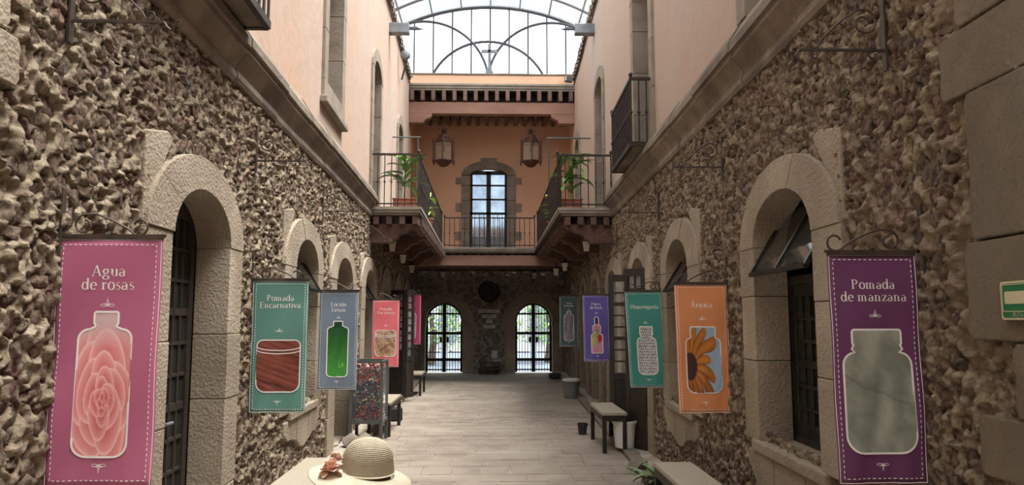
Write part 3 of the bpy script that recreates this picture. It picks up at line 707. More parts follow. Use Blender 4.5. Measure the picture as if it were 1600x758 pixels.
# plain capitals for signs (drawn with an even pen)
def lines(*l): return [('e', p) for p in l]
S_ = {
 'R': lines([(0, 0), (0, .7)], [(0, .7)] + arc(.22, .52, .18, .18, 90, -90) + [(0, .34)], [(.2, .34), (.42, 0)]), 'U': lines([(0, .7), (0, .2)] + arc(.2, .2, .2, .2, 180, 360) + [(.4, .7)]),
 'T': lines([(0, .7), (.42, .7)], [(.21, .7), (.21, 0)]), 'A': lines([(0, 0), (.21, .7), (.42, 0)], [(.08, .22), (.34, .22)]), 'D': lines([(0, 0), (0, .7), (.12, .7)] + arc(.12, .35, .3, .35, 80, -80) + [(.12, 0), (0, 0)]),
 'E': lines([(.38, .7), (0, .7), (0, 0), (.38, 0)], [(0, .36), (.32, .36)]), 'V': lines([(0, .7), (.21, 0), (.42, .7)]), 'C': lines(arc(.22, .35, .22, .35, 45, 315)), 'I': lines([(.05, 0), (.05, .7)]),
 'Ó': lines(arc(.22, .35, .22, .35, 0, 360, 20), [(.2, .78), (.28, .9)]), 'O': lines(arc(.22, .35, .22, .35, 0, 360, 20)), 'N': lines([(0, 0), (0, .7), (.4, 0), (.4, .7)]), 'Ñ': lines([(0, 0), (0, .7), (.4, 0), (.4, .7)], [(.08, .8), (.16, .86), (.26, .8), (.34, .86)]),
 'F': lines([(.36, .7), (0, .7), (0, 0)], [(0, .36), (.3, .36)]), 'M': lines([(0, 0), (0, .7), (.25, .25), (.5, .7), (.5, 0)]), 'P': lines([(0, 0), (0, .7)], [(0, .7)] + arc(.22, .51, .18, .19, 90, -90) + [(0, .32)]), 'S': lines(arc(.2, .53, .18, .17, 40, 230) + arc(.2, .18, .2, .18, 60, -140)),
 '7': lines([(0, .7), (.4, .7), (.14, 0)]), '0': lines(arc(.2, .35, .2, .35, 0, 360, 20)), ' ': []}
SW = {'M': .5, 'I': .1, ' ': .2}
def strokes(text, serif=True):
    x = 0; out = []
    for ch in text:
        if serif: w, st_ = G_[ch]
        else: w = SW.get(ch, .42) + .16; st_ = S_[ch]
        out += [(k, [(a + x, b) for a, b in p]) for k, p in st_]; x += w
    return out, x
PEN = {'t': (.052, .017), 's': (.020, .015), 'e': (.038, .038)}
def ribbon(mb, pts, pen, f):
    """a pen stroke laid on surface f(x,z)"""
    n = len(pts); V = []
    for i, (x, y) in enumerate(pts):
        a = pts[max(i - 1, 0)]; b = pts[min(i + 1, n - 1)]
        if math.hypot(pts[0][0] - pts[-1][0], pts[0][1] - pts[-1][1]) < 1e-4 and n > 3: a = pts[(i - 1) % (n - 1)]; b = pts[(i + 1) % (n - 1)]
        dx, dy = b[0] - a[0], b[1] - a[1]; l = math.hypot(dx, dy) or 1; nx, ny = -dy / l, dx / l
        hw = math.sqrt((pen[0] * nx) ** 2 + (pen[1] * ny) ** 2)
        V += [f(x + nx * hw, y + ny * hw), f(x - nx * hw, y - ny * hw)]
    mb.add(V, [(2 * i, 2 * i + 1, 2 * i + 3, 2 * i + 2) for i in range(n - 1)])
def write(mb, text, cx, zc, size, f, serif=True, maxw=None):
    st_, w = strokes(text, serif)
    sx = size
    if maxw and w * size > maxw: sx = maxw / w
    for k, p in st_: ribbon(mb, [(cx + (x - w / 2) * sx, zc + (y - .3) * size) for x, y in p], tuple(q * size for q in PEN[k]), f)

# ------------------------------------------------------------------ banners
pm = bpy.data.materials.new('printed_picture'); pm.use_nodes = True
at = pm.node_tree.nodes.new('ShaderNodeAttribute'); at.attribute_name = 'print'; pm.node_tree.links.new(at.outputs['Color'], pm.node_tree.nodes['Principled BSDF'].inputs['Base Color'])
pm.node_tree.nodes['Principled BSDF'].inputs['Roughness'].default_value = .55
INK = mat('white_ink', (.92, .88, .86), rough=.6)
def mixc(a, b, t): t = np.clip(t, 0, 1)[..., None]; return np.array(a) * (1 - t) + np.array(b) * t
def im_rose(u, v):        # overlapping petals laid from the outside in
    x = u * .5; y = (v - .62) * 1.25
    c = mixc(lin((240, 190, 186)), lin((222, 120, 122)), fbm(u * 1.5, v * 2.5, 2) * 1.2)
    for k, (Rr, n) in enumerate(((.78, 5), (.60, 5), (.44, 5), (.32, 4), (.22, 4), (.14, 3), (.08, 3))):
        for i in range(n):
            a = 2 * PI * i / n + k * 1.15; cx, cy_ = Rr * .42 * math.cos(a), Rr * .42 * math.sin(a); rad = Rr * (.60 + .06 * math.sin(k * 3 + i * 2))
            d = np.hypot(x - cx, y - cy_) / rad; d = d + .05 * np.sin(np.arctan2(y - cy_, x - cx) * 3 + i + k)
            m = np.clip((1 - d) * 40, 0, 1)[..., None]; pt = mixc(lin((206, 92, 98)), lin((242, 170, 168)), np.clip(d, 0, 1) ** 1.6); pt = mixc(pt, lin((252, 214, 208)), np.clip((d - .88) * 9, 0, 1) * .8)
            c = c * (1 - m) + pt * m
    return mixc(c, np.array(lin((216, 184, 186))), np.clip((.26 - v) / .2, 0, 1))
def im_wood(u, v):
    t = v * 9 - u * 1.3; n = fbm(t * 2.2, u * .7 + 3, 3); s = (t + .5 * n * 3) % 1
    return mixc(mixc(lin((150, 82, 66)), lin((96, 42, 36)), s ** 2), lin((66, 28, 26)), (n - .45) * 3)
def im_green(u, v):
    n = fbm(u * 5 + 2, v * 14, 3); c = mixc(lin((34, 92, 42)), lin((74, 160, 62)), v * 1.2 - .25 + (n - .45) * .3); c = mixc(c, np.array(lin((24, 70, 40))), (v < .12) * 1.)
    sp = (np.hypot((u - .35) * .35, (v - .80) * .9) < .09) * (n > .5); return mixc(c, lin((140, 196, 84)), sp * .8)
def im_skin(u, v):
    n = fbm(u * 3 + 5, v * 5, 4); c = mixc(lin((206, 172, 142)), lin((150, 112, 88)), np.abs(n - .47) * 5); line = np.abs(v - .62 + u * .22) < .03; return mixc(c, lin((112, 78, 60)), line * .8 * (np.abs(u) < .6))
def im_white(u, v): n = fbm(u * 2, v * 4, 3); return mixc(lin((206, 188, 200)), lin((156, 60, 110)), n - .2)
def im_grey(u, v):
    n = fbm(u * 3, v * 7, 4); c = mixc(lin((150, 142, 150)), lin((106, 100, 112)), (n - .3) * 2.5); return mixc(c, lin((178, 170, 176)), (np.abs(n - .5) < .02) * .8)
def im_flowers(u, v):
    n = fbm(u * 3 + 8, v * 9, 3); c = mixc(lin((206, 132, 168)), lin((226, 160, 184)), n)
    c = mixc(c, lin((196, 190, 96)), (np.hypot(u + .4, (v - .62) * 2.4) < .5) * (n > .36)); c = mixc(c, lin((150, 156, 92)), (v < .58) * (n > .42) * .9)
    c = mixc(c, lin((196, 36, 54)), (np.hypot(u - .5, (v - .60) * 3.2) < .36) * 1.); c = mixc(c, lin((44, 48, 84)), (v < .20) * 1.); return mixc(c, lin((96, 98, 52)), ((v > .22) & (v < .40)) * (n > .40) * .8)
def im_pills(u, v):
    a = u * 4.2; b = v * 17; i = np.floor(b); a = a + .5 * (i % 2); fx = a - np.floor(a) - .5 + .25 * (vn(np.floor(a) * 1.7, i * 2.3) - .5); fy = b - i - .5 + .3 * (vn(np.floor(a) * 3.1 + 5, i * 1.3) - .5)
    d = np.hypot(fx, fy * .9); return mixc(lin((222, 222, 220)), lin((112, 112, 116)), (d - .28) * 4)
def im_arnica(u, v):
    x = (u + .78) ; y = (v - .60) * 1.9; r = np.hypot(x, y); th = np.arctan2(y, x); k = (th / (2 * PI) * 17 + .25 * np.sin(r * 3)) ; f = np.abs(k - np.floor(k) - .5) * 2
    L = 1.45 + .3 * np.sin(np.floor(k) * 2.1)
    pet = mixc(lin((204, 130, 50)), lin((128, 66, 26)), f ** 2 * .9 + (r - .6) * .2); pet = mixc(pet, lin((110, 54, 34)), np.clip(y * .9, 0, 1) * .7)
    sky = np.array(lin((158, 186, 206))); c = np.where(((r < L * (1 - .35 * f ** 3)) & (r > .2))[..., None], pet, sky)
    return np.where((r < .40)[..., None], np.array(lin((74, 44, 38))) * (1 + .4 * (vn(u * 22, v * 40)[..., None] - .5)), c)
def im_cream(u, v):
    n = fbm(u * 1.6 + v * 2.4, v * 5 - u * 1.4, 4); c = mixc(lin((168, 172, 158)), lin((128, 134, 120)), (n - .3) * 2.6)
    c = mixc(c, lin((112, 116, 102)), (np.abs(v - .45 - .12 * u - .1 * n) < .015) * .5); return mixc(c, lin((186, 188, 178)), np.clip((.14 - v) * 6, 0, 1) * .6)
def rbox(hw, y0, y1, rt, rb, hh=1.08, ww=.45):
    """half outline of a rounded box, y fractions down"""
    k = ww / hh
    return [(hw - rt + rt * math.sin(a), y0 + (rt - rt * math.cos(a)) * k) for a in [PI / 2 * i / 5 for i in range(6)]] + [(hw - rb + rb * math.cos(a), y1 - (rb - rb * math.sin(a)) * k) for a in [PI / 2 * i / 6 for i in range(7)]]
def shape(kind):
    if kind == 'bottle': H = [(0, .302)] + rbox(.112, .302, .352, .02, .01) + [(.10, .362)] + rbox(.25, .372, .882, .10, .13)
    elif kind == 'bottle_slim': H = [(0, .308)] + rbox(.115, .308, .352, .015, .01) + rbox(.265, .368, .87, .08, .10)
    elif kind == 'jar_round': H = [(0, .455)] + rbox(.385, .455, .845, .10, .16)
    elif kind == 'dropper': H = [(0, .33)] + rbox(.075, .33, .46, .07, .01) + rbox(.145, .462, .555, .01, .02) + [(.11, .565)] + rbox(.21, .585, .875, .09, .04)
    elif kind == 'pill_bottle': H = [(0, .37)] + rbox(.165, .37, .455, .02, .01) + [(.14, .462)] + rbox(.25, .478, .865, .14, .14)
    elif kind == 'jar': H = [(0, .335)] + rbox(.235, .335, .40, .03, .01) + [(.225, .41)] + rbox(.325, .425, .845, .08, .15)
    else: H = [(0, .335)] + rbox(.28, .335, .398, .03, .01) + [(.27, .405), (.29, .42)] + rbox(.385, .435, .868, .13, .18)
    H = H + [(0, H[-1][1])]
    return H
def inside_half(H, ax, y):
    w = np.zeros_like(y)
    for (x0, y0), (x1, y1) in zip(H, H[1:]):
        if y1 > y0 + 1e-9:
            t = (y - y0) / (y1 - y0); m = (t >= 0) & (t <= 1); w = np.where(m, np.maximum(w, x0 + (x1 - x0) * t), w)
    return ax <= w
def swirl(mb, cx, z, s, f, flip=1):
    P = lambda pts: [(cx + x * s, z + y * s * flip) for x, y in pts]
    for sg in (-1, 1):
        for pts in (arc(sg * .55, -.25, .38, .16, 200 if sg < 0 else -20, 200 - 340 if sg < 0 else 320, 18), [(sg * -.1, -.3), (sg * .25, 0), (sg * .15, .12)], [(sg * -.25, -.38), (sg * .35, -.05), (sg * .75, -.1)]):
            ribbon(mb, P(pts), (.035 * s, .035 * s), f)
    ribbon(mb, P([(0, -.4), (0, 0), (-.1, .35), (0, .75), (.1, .35), (0, 0)]), (.035 * s, .035 * s), f)
def scroll(pts_, c, r0, r1, a0, a1, n=16):
    for i in range(n + 1):
        t = i / n; a = math.radians(a0 + (a1 - a0) * t); r = r0 + (r1 - r0) * t; pts_.append((c[0] + r * math.cos(a), c[1] + r * math.sin(a)))
    return pts_
def bracket_shape(mb, side, s, xw, z, L, top):
    """wrought iron arm; u runs from the wall outwards, w up"""
    T = lambda u, w: Vector((side * (xw - u), s, z + w))
    r = .0052 if s < 5 else .0065
    if top:        # the low S over a banner
        mb.bar(T(-.04, .0), T(L + .02, .0), .012, .012)
        p = scroll([], (.145, .055), .02, .052, 60 , -250 , 18); p = scroll([], (.105, .05), .022, .048, 80, -120, 12)
        p = []
        scroll(p, (.12, .048), .020, .045, 90, -270, 20)
        p += [(.17, .095), (.24, .068), (.31, .03)]
        scroll(p, (.36, .040), .040, .026, -130, 160, 14)
        mb.tube([T(a, b) for a, b in p], r, 5)
    else:
        mb.bar(T(-.045, 0), T(L, 0), .012, .012)
        p = []
        scroll(p, (.085, .135), .012, .070, 620, 60, 30)
        p += [(.19, .148), (.25, .095), (.30, .045)]
        scroll(p, (.335, .032), .026, .012, -140, 170, 12)
        mb.tube([T(a, b) for a, b in p], r, 5)
        for u in (.05, L - .07):
            mb.tube([T(a, b) for a, b in scroll([], (u, -.024), .020, .014, 90, -220, 12)], r * .8, 5)
        mb.tube([T(a, b) for a, b in [(L, 0), (L + .012, -.02), (L + .03, -.036), (L + .05, -.02), (L + .055, .004), (L + .07, .008)]], r, 5)
BW_, BH_ = .45, 1.05
def banner(side, s, xc, ztop, w, h, tilt, fabric, name_lines, shp, im, label, ink=None, fine=.006, yaw=0, title_y=(.137, .192), tsize=.066, plain_edge=False, detail=1):
    R = empty('banner', (xc, s, ztop - h), label, 'banner', 'printed banners hanging along the passage walls')
    f0 = mat('fabric', fabric, tuple(c * .93 for c in fabric), scale=2.5, rough=.55)
    rq = random.Random(int(s * 31 + side)); p1, p2 = rq.uniform(0, 6), rq.uniform(0, 6)
    def dsp(a, d): # a -0.5..0.5 across; d 0..1 down
        return (.005 * math.sin(a * 9 + p1 + d * 3) * d + .004 * math.sin(d * 11 + p2 + a * 3) + .003 * math.sin(a * 22 + d * 13 + p1) * d)
    cy_, sy_ = math.cos(yaw), math.sin(yaw)
    def F(a, d, off=0):
        x = a * w; y = -dsp(a, d) - off
        return Vector((xc + x * cy_ - y * sy_ + tilt * d, s + x * sy_ + y * cy_, ztop - d * h))
    nx, ny = 14, 30
    V = [F(-.5 + i / nx, j / ny) for j in range(ny + 1) for i in range(nx + 1)]
    Q = [(j * (nx + 1) + i, j * (nx + 1) + i + 1, (j + 1) * (nx + 1) + i + 1, (j + 1) * (nx + 1) + i) for j in range(ny) for i in range(nx)]
    mb = MB(); mb.add(V, Q); c = mb.build('cloth', f0, R, smooth=80, fixn=False)
    sol = c.modifiers.new('thickness', 'SOLIDIFY'); sol.thickness = .0012; sol.offset = 0
    o1 = .0022
    ik = ink or INK
    fd = lambda x, z: F(x / w, -z / h, o1)          # x across in metres, z below the top in metres (negative)
    k = w
    mb = MB()
    if not plain_edge: 
        m1 = .02 * k
        def rect(m, pen, dash=0):
            P = [(-w / 2 + m, -m), (w / 2 - m, -m), (w / 2 - m, -h + m), (-w / 2 + m, -h + m), (-w / 2 + m, -m)]
            for (x0, y0), (x1, y1) in zip(P, P[1:]):
                L = math.hypot(x1 - x0, y1 - y0); n = int(L / (dash * 1.9)) if dash else 24
                for i in range(n):
                    t0 = i / n; t1 = (i + (.55 if dash else 1.0)) / n
                    ribbon(mb, [(x0 + (x1 - x0) * t0, y0 + (y1 - y0) * t0), (x0 + (x1 - x0) * t1, y0 + (y1 - y0) * t1)], (pen, pen), fd)
        rect(.016 * k, .0016 if s < 5 else .0022)
        rect(.062 * k, .0018 if s < 5 else .0024, .0115 if s < 7 else .015)
        mb.build('stitched_border', ik, c, fixn=False)
    for tx, ty in zip(name_lines, title_y if len(name_lines) > 1 else ((title_y[0] + title_y[1]) / 2,)):
        mb = MB(); write(mb, tx, 0, -ty * h, tsize * (w / .45), fd, True, w * .84); mb.build('title_lettering', ik, c, fixn=False)
    mb = MB(); swirl(mb, 0, -.268 * h if shp not in ('jar_round', 'pill_bottle') else -(.38 if shp == 'jar_round' else .325) * h, .032 * w / .45, fd); mb.build('ornament', ik, c, fixn=False); mb = MB(); swirl(mb, 0, -.922 * h, .032 * w / .45, fd, -1); mb.build('ornament', ik, c, fixn=False)
    H = shape(shp); Y0 = H[0][1]; Y1 = H[-1][1]; XM = max(p[0] for p in H)
    na = max(int(2 * XM * w / fine), 10); nb = max(int((Y1 - Y0) * h / fine), 20)
    a = np.linspace(-XM, XM, na + 1); d = np.linspace(Y0, Y1, nb + 1); Aa, Dd = np.meshgrid(a, d)
    col = im(Aa / XM, (Dd - Y0) / (Y1 - Y0))
    PV = np.array([F(x, y, .0030)[:] for x, y in zip(Aa.ravel(), Dd.ravel())])
    idx = np.arange(PV.shape[0]).reshape(Aa.shape); q = np.stack([idx[:-1, :-1], idx[1:, :-1], idx[1:, 1:], idx[:-1, 1:]], -1).reshape(-1, 4)
    ca = (Aa[:-1, :-1] + Aa[1:, 1:]).ravel() / 2; cd_ = (Dd[:-1, :-1] + Dd[1:, 1:]).ravel() / 2
    q = q[inside_half(H, np.abs(ca), cd_)]
    used = np.zeros(len(PV), bool); used[q.ravel()] = True; rm = np.cumsum(used) - 1
    np_mesh('picture', PV[used] - np.array(R.location), rm[q], pm, c, col=col.reshape(-1, 3)[used])
    mb = MB(); full = [(x * w, -y * h) for x, y in H] + [(-x * w, -y * h) for x, y in H[::-1]]
    pen = .0045 if s < 7 else .006
    ribbon(mb, full, (pen, pen), lambda x, z: F(x / w, -z / h, .0042))
    if shp == 'jar_round':
        for yy in (.505, .53): ribbon(mb, [(x, -h * yy + z) for x, z in arc(0, 0, .38 * w, .028 * h, 180, 360)], (pen * .8, pen * .8), lambda x, z: F(x / w, -z / h, .0042))
    mb.build('bottle_outline', ik, c, fixn=False)
    mb = MB(); mb.bar(F(-.5, 0), F(.5, 0), .012, .014); mb.build('top_rod', M['ironbar'], R)
    return R
def fc(*c): return tuple(min(.9, x * 1.18 + .035) for x in lin(c))
BAN = [
 (-1, 3.25, -1.665, 2.055, .455, 1.06, .0, fc(168, 84, 118), ['Agua', 'de rosas'], 'bottle', im_rose, 'raspberry pink banner printed Agua de rosas with a rose-filled bottle', .0028, 0),
 (-1, 6.05, -1.715, 2.02, .45, 1.06, .0, fc(76, 128, 116), ['Pomada', 'Encarnativa'], 'jar_round', im_wood, 'sea green banner printed Pomada Encarnativa with a jar of reddish wood', .0045, 0),
 (-1, 8.55, -1.755, 2.03, .45, 1.12, -.005, fc(104, 120, 136), ['Loción', 'Lexan'], 'bottle_slim', im_green, 'slate grey banner printed Loción Lexan with a green bottle', .006, 0),
 (-1, 12.3, -1.745, 2.03, .44, 1.10, .0, fc(214, 96, 104), ['Pomada', 'Pan puerco'], 'jar_round', im_skin, 'coral red banner printed Pomada Pan puerco with a beige jar', .008, 0),
 (-1, 16.1, -1.74, 2.25, .42, 1.08, .0, fc(186, 40, 100), ['Agua', 'de rosas'], 'bottle', im_white, 'magenta banner half hidden behind the open dark door on the left', .01, 0),
 (1, 3.15, 1.652, 1.985, .387, .975, .006, fc(92, 30, 84), ['Pomada', 'de manzana'], 'jar_wide', im_cream, 'dark purple banner printed Pomada de manzana with a pale grey jar', .0028, 0),
 (1, 6.05, 1.728, 1.995, .44, 1.05, .02, fc(206, 130, 76), ['Árnica'], 'jar', im_arnica, 'orange banner printed Árnica with a flower inside the jar', .0045, 0),
 (1, 8.5, 1.76, 2.03, .44, 1.10, .05, fc(40, 132, 120), ['Homeopatía'], 'pill_bottle', im_pills, 'turquoise banner printed Homeopatía with a bottle of white pills', .006, 0),
 (1, 12.2, 1.73, 2.11, .45, 1.09, .02, fc(80, 66, 148), ['Flores', 'de Bach'], 'dropper', im_flowers, 'violet banner printed Flores de Bach with a dropper bottle', .008, 0),
 (1, 15.9, 1.67, 2.21, .41, 1.08, .0, fc(42, 80, 80), ['Agua', 'boricada'], 'bottle', im_grey, 'small dark teal banner farthest along the right wall', .01, 0)]
for sd, s, xc, zt, w, h, tl, col, tx, shp, im, lab, fine, yw in BAN:
    banner(sd, s, xc, zt, w, h, tl, col, tx, shp, im, lab, fine=fine, yaw=yw, tsize=.066 if s < 11 else .062)
    xw = abs(xc) + w / 2 + .01
    B = empty('banner_bracket', WP(sd, s, zt, 0), f'scrolled iron bracket holding the {lab.split(" banner")[0]} banner', 'bracket', 'scrolled iron brackets holding banners')
    mb = MB(); bracket_shape(mb, sd, s, xw, zt + .012, w, True); mb.build('scroll_arm', M['ironbar'], B, smooth=50)
    mb = MB(); xx = WX(s) - .015; mb.bar((sd * xx, s, zt - .16), (sd * xx, s, zt + .22), .03, .010, up=(1, 0, 0)); mb.bar((sd * xw, s, zt + .012), (sd * (xx + .01), s, zt + .012), .012); mb.build('wall_plate', M['ironbar'], B)
# empty brackets above
for sd, s, z, nme in ((-1, 3.2, 3.02, 'highest and nearest, cut by the top edge'), (-1, 6.0, 3.0, 'above the sea green banner'), (-1, 8.7, 2.98, 'above the slate grey banner'), (-1, 12.0, 3.02, 'beside the gallery balcony'),
                      (1, 3.35, 2.98, 'nearest, above the purple banner'), (1, 6.05, 2.98, 'above the orange banner'), (1, 8.7, 2.98, 'above the turquoise banner'), (1, 12.1, 3.0, 'beside the gallery balcony')):
    B = empty('wall_bracket', WP(sd, s, z, 0), f'empty scrolled iron bracket on the {SN[sd]} wall, {nme}', 'bracket', 'empty scrolled iron brackets high on the walls')
    xw = WX(s) - .035
    mb = MB(); bracket_shape(mb, sd, s, xw, z, .40, False); mb.build('scroll_arm', M['ironbar'], B, smooth=50)
    mb = MB(); mb.bar((sd * (xw + .01), s, z - .1), (sd * (xw + .01), s, z + .3), .035, .010, up=(1, 0, 0)); mb.build('wall_plate', M['ironbar'], B)
# ------------------------------------------------------------------ signs
SG = empty('evacuation_sign', WP(1, 2.62, 1.72, .08), 'green and white RUTA DE EVACUACION sign on the right edge', 'sign')
def sgp(a, z, o=0): return WP(1, 2.665 - a, 1.70 + (z - 1.705) * .93, .060 + o)      # a runs to the right of the picture
def rr(mb, a0, a1, z0, z1, o0, o1, r=.012):
    pts_ = []
    for cx, cz, st_ in ((a1 - r, z1 - r, 0), (a0 + r, z1 - r, 90), (a0 + r, z0 + r, 180), (a1 - r, z0 + r, 270)):
        pts_ += [(cx + r * math.cos(math.radians(st_ + 30 * i)), cz + r * math.sin(math.radians(st_ + 30 * i))) for i in range(4)]
    mb.prism(pts_, lambda a, z: sgp(a, z, o0), lambda a, z: sgp(a, z, o1))
mb = MB(); rr(mb, .075, .42, 1.705, 1.850, -.02, 0); mb.build('sign_plate', M['signcream'], SG)
mb = MB(); rr(mb, .083, .412, 1.713, 1.842, 0, .001); mb.build('green_field', M['signgreen'], SG)
mb = MB()
for z in (1.838, 1.737): ribbon(mb, [(.088, z), (.407, z)], (.0015, .0015), lambda a, z: sgp(a, z, .002))
for a in (.088, .407): ribbon(mb, [(a, 1.737), (a, 1.838)], (.0015, .0015), lambda a, z: sgp(a, z, .002))
rr(mb, .098, .37, 1.765, 1.812, .001, .002, .006)
mb.add([sgp(.345, 1.755, .0022), sgp(.40, 1.789, .0022), sgp(.345, 1.823, .0022)], [(0, 1, 2)])
write(mb, 'RUTA DE EVACUACIÓN', .247, 1.7235, .0225, lambda a, z: sgp(a, z, .002), False)
mb.build('sign_print', M['signcream'], SG, fixn=False)
for i, (tx, wd, z) in enumerate((('FARMACIA', .74, 1.985), ('PARIS', .50, 1.815), ('70', .26, 1.655), ('AÑOS', .42, 1.49))):
    R = empty('ribbon_sign', (-.07, YB - .1, z - .055), f'white notched ribbon sign reading {tx} on the back wall', 'sign', 'ribbon signs on the back wall')
    hw, hh = wd / 2, .055
    mb = MB(); mb.prism([(-hw, -hh), (hw, -hh), (hw - .045, 0), (hw, hh), (-hw, hh), (-hw + .045, 0)], lambda a, b: Vector((-.07 + a, YB - .045, z + b)), lambda a, b: Vector((-.07 + a, YB - .075, z + b))); mb.build('plate', M['white'], R)
    mb = MB(); write(mb, tx, -.07 , z, .10, lambda x, zz: Vector((x, YB - .077, zz)), False, wd - .14); mb.build('lettering', M['blackplastic'], R, fixn=False)

# ------------------------------------------------------------------ gallery, balconies
ZF = 3.64; YG = 19.7; YA = 12.6; XB = 1.24
def slab_poly(): return [(-WX(YA) + .02, YA), (-XB, YA), (-XB - .08, YG), (XB - .04, YG), (XB - .06, YA), (WX(YA) - .02, YA), (WX(24) , 23.98), (-WX(24), 23.98)]
GAL = empty('gallery_floor', (0, YG, 3.5), 'upper gallery floor slab wrapping around the end of the passage', 'gallery', kind='structure')
for z0, z1, ex in ((ZF - .05, ZF, .03), (ZF - .10, ZF - .05, .012), (ZF - .14, ZF - .10, -.03)):
    P = slab_poly(); P = [(-WX(YA), YA - ex), (-XB + ex, YA - ex), (-XB - .08 + ex, YG - ex), (XB - .04 - ex, YG - ex), (XB - .06 - ex, YA - ex), (WX(YA), YA - ex), (WX(24), 23.98), (-WX(24), 23.98)]
    mb = MB(); mb.prism(P, lambda a, b: Vector((a, b, z0)), lambda a, b: Vector((a, b, z1))); mb.build('slab_moulding', M['slab'], GAL)
def plank_area(x0f, x1f, y0, y1, n):
    for i in range(n):
        a = y0 + (y1 - y0) * i / n; b = y0 + (y1 - y0) * (i + 1) / n - .008
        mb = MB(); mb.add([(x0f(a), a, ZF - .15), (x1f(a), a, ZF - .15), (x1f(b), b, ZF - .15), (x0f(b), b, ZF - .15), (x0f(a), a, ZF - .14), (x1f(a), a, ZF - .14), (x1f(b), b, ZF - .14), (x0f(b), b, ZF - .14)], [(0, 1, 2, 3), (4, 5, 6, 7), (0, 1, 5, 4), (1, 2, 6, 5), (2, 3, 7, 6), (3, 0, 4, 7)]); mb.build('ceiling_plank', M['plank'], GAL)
plank_area(lambda y: -WX(y), lambda y: -XB - .02, YA + .03, YG, 26); plank_area(lambda y: XB - .1, lambda y: WX(y), YA + .03, YG, 26); plank_area(lambda y: -WX(y), lambda y: WX(y), YG + .03, 23.9, 16)
# beam ends under the slab, seen on the near ends and long edges
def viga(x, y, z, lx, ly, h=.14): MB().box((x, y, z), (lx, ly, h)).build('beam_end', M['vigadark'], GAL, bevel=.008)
for sd in (-1, 1):
    for i in range(4): viga(sd * (XB + .08 + i * .225), YA + .2, ZF - .23, .10, .36)
    y = YA + .45
    while y < YG - .1: viga(sd * (XB + .16), y, ZF - .23, .36, .10); y += .3
for i in range(10): viga(-1.05 + i * .23, YG + .24, ZF - .21, .09, .3, .1)
# long edge beams
def beam(name, P, lab=None): pass
mb = MB(); mb.box((-.03, YG + .16, 3.29), (4.5, .2, .28)).build('front_beam', M['beam'], GAL, bevel=.01)
for i, y in enumerate((21.4, 23.0)): MB().box((0, y, 3.33), (4.7, .18, .26)).build('cross_beam', M['viga'], GAL, bevel=.01)
for sd in (-1, 1):
    mb = MB(); mb.bar((sd * (XB + .10), YA + .55, 3.40), (sd * (XB + .13), YG, 3.40), .12, .14); mb.build('edge_beam', M['corbel'], GAL)
    for k, y in enumerate((YA + .22, YA + 2.05, YA + 3.85, YA + 5.6)):
        xw = WX(y) + .02; L = xw - XB - .06
        prof = [(0, 0), (0, -.33), (L * .50, -.33), (L * .54, -.27), (L * .60, -.26), (L * .63, -.20), (L * .70, -.16), (L * .80, -.15), (L * .86, -.09), (L * .98, -.07), (L, 0)]
        mb = MB(); mb.prism(prof, lambda a, b: Vector((sd * (xw - a), y - .09, ZF - .30 + b + .02)), lambda a, b: Vector((sd * (xw - a), y + .09, ZF - .30 + b + .02))); mb.build('carved_corbel', M['corbel'], GAL, bevel=.008)
# railings
def railing(name, A, B, z0, z1, label, spacing=.125, twist=False):
    A = Vector(A); B = Vector(B); R = empty(name, ((A.x + B.x) / 2, (A.y + B.y) / 2, z0), label, 'railing')
    mb = MB()
    for z, w_ in ((z0 + .06, .022), (z1, .032)): mb.bar(Vector((A.x, A.y, z)), Vector((B.x, B.y, z)), w_)
    mb.build('rails', M['iron'], R)
    n = max(2, int(round((B - A).length / spacing)))
    for i in range(n + 1):
        p = A.lerp(B, i / n); e = i in (0, n); b = MB(); p = Vector((p.x, p.y, 0)); b.tube([p + Vector((0, 0, z0)), p + Vector((0, 0, z1))], .009 if not e else .014, 6)
        b.lathe(p + Vector((0, 0, z0 + (z1 - z0) * .48)), [(.009, -.025), (.022, 0), (.009, .025)], 6); b.build('baluster', M['iron'], R)
    for P in (A, B): b = MB(); b.lathe((P.x, P.y, z1 + .01), [(.01, 0), (.028, .03), (.028, .05), (.006, .08)], 8); b.build('end_knob', M['iron'], R)
    return R
railing('railing', (-WX(YA) - .02 + .04, YA + .04), (-XB - .03, YA + .04), ZF, ZF + .93, 'short black iron railing across the near end of the left balcony')
railing('railing', (-XB - .03, YA + .12), (-XB - .10, YG - .03), ZF, ZF + .90, 'long black iron railing along the left balcony edge')
railing('railing', (XB - .09, YA + .04), (WX(YA) - .03, YA + .04), ZF, ZF + .93, 'short black iron railing across the near end of the right balcony')
railing('railing', (XB - .03, YA + .12), (XB - .01, YG - .03), ZF, ZF + .90, 'long black iron railing along the right balcony edge')
railing('railing', (-XB - .03, YG + .02), (XB - .08, YG + .02), ZF, ZF + .80, 'black iron railing across the gallery front below the arched door', .135)

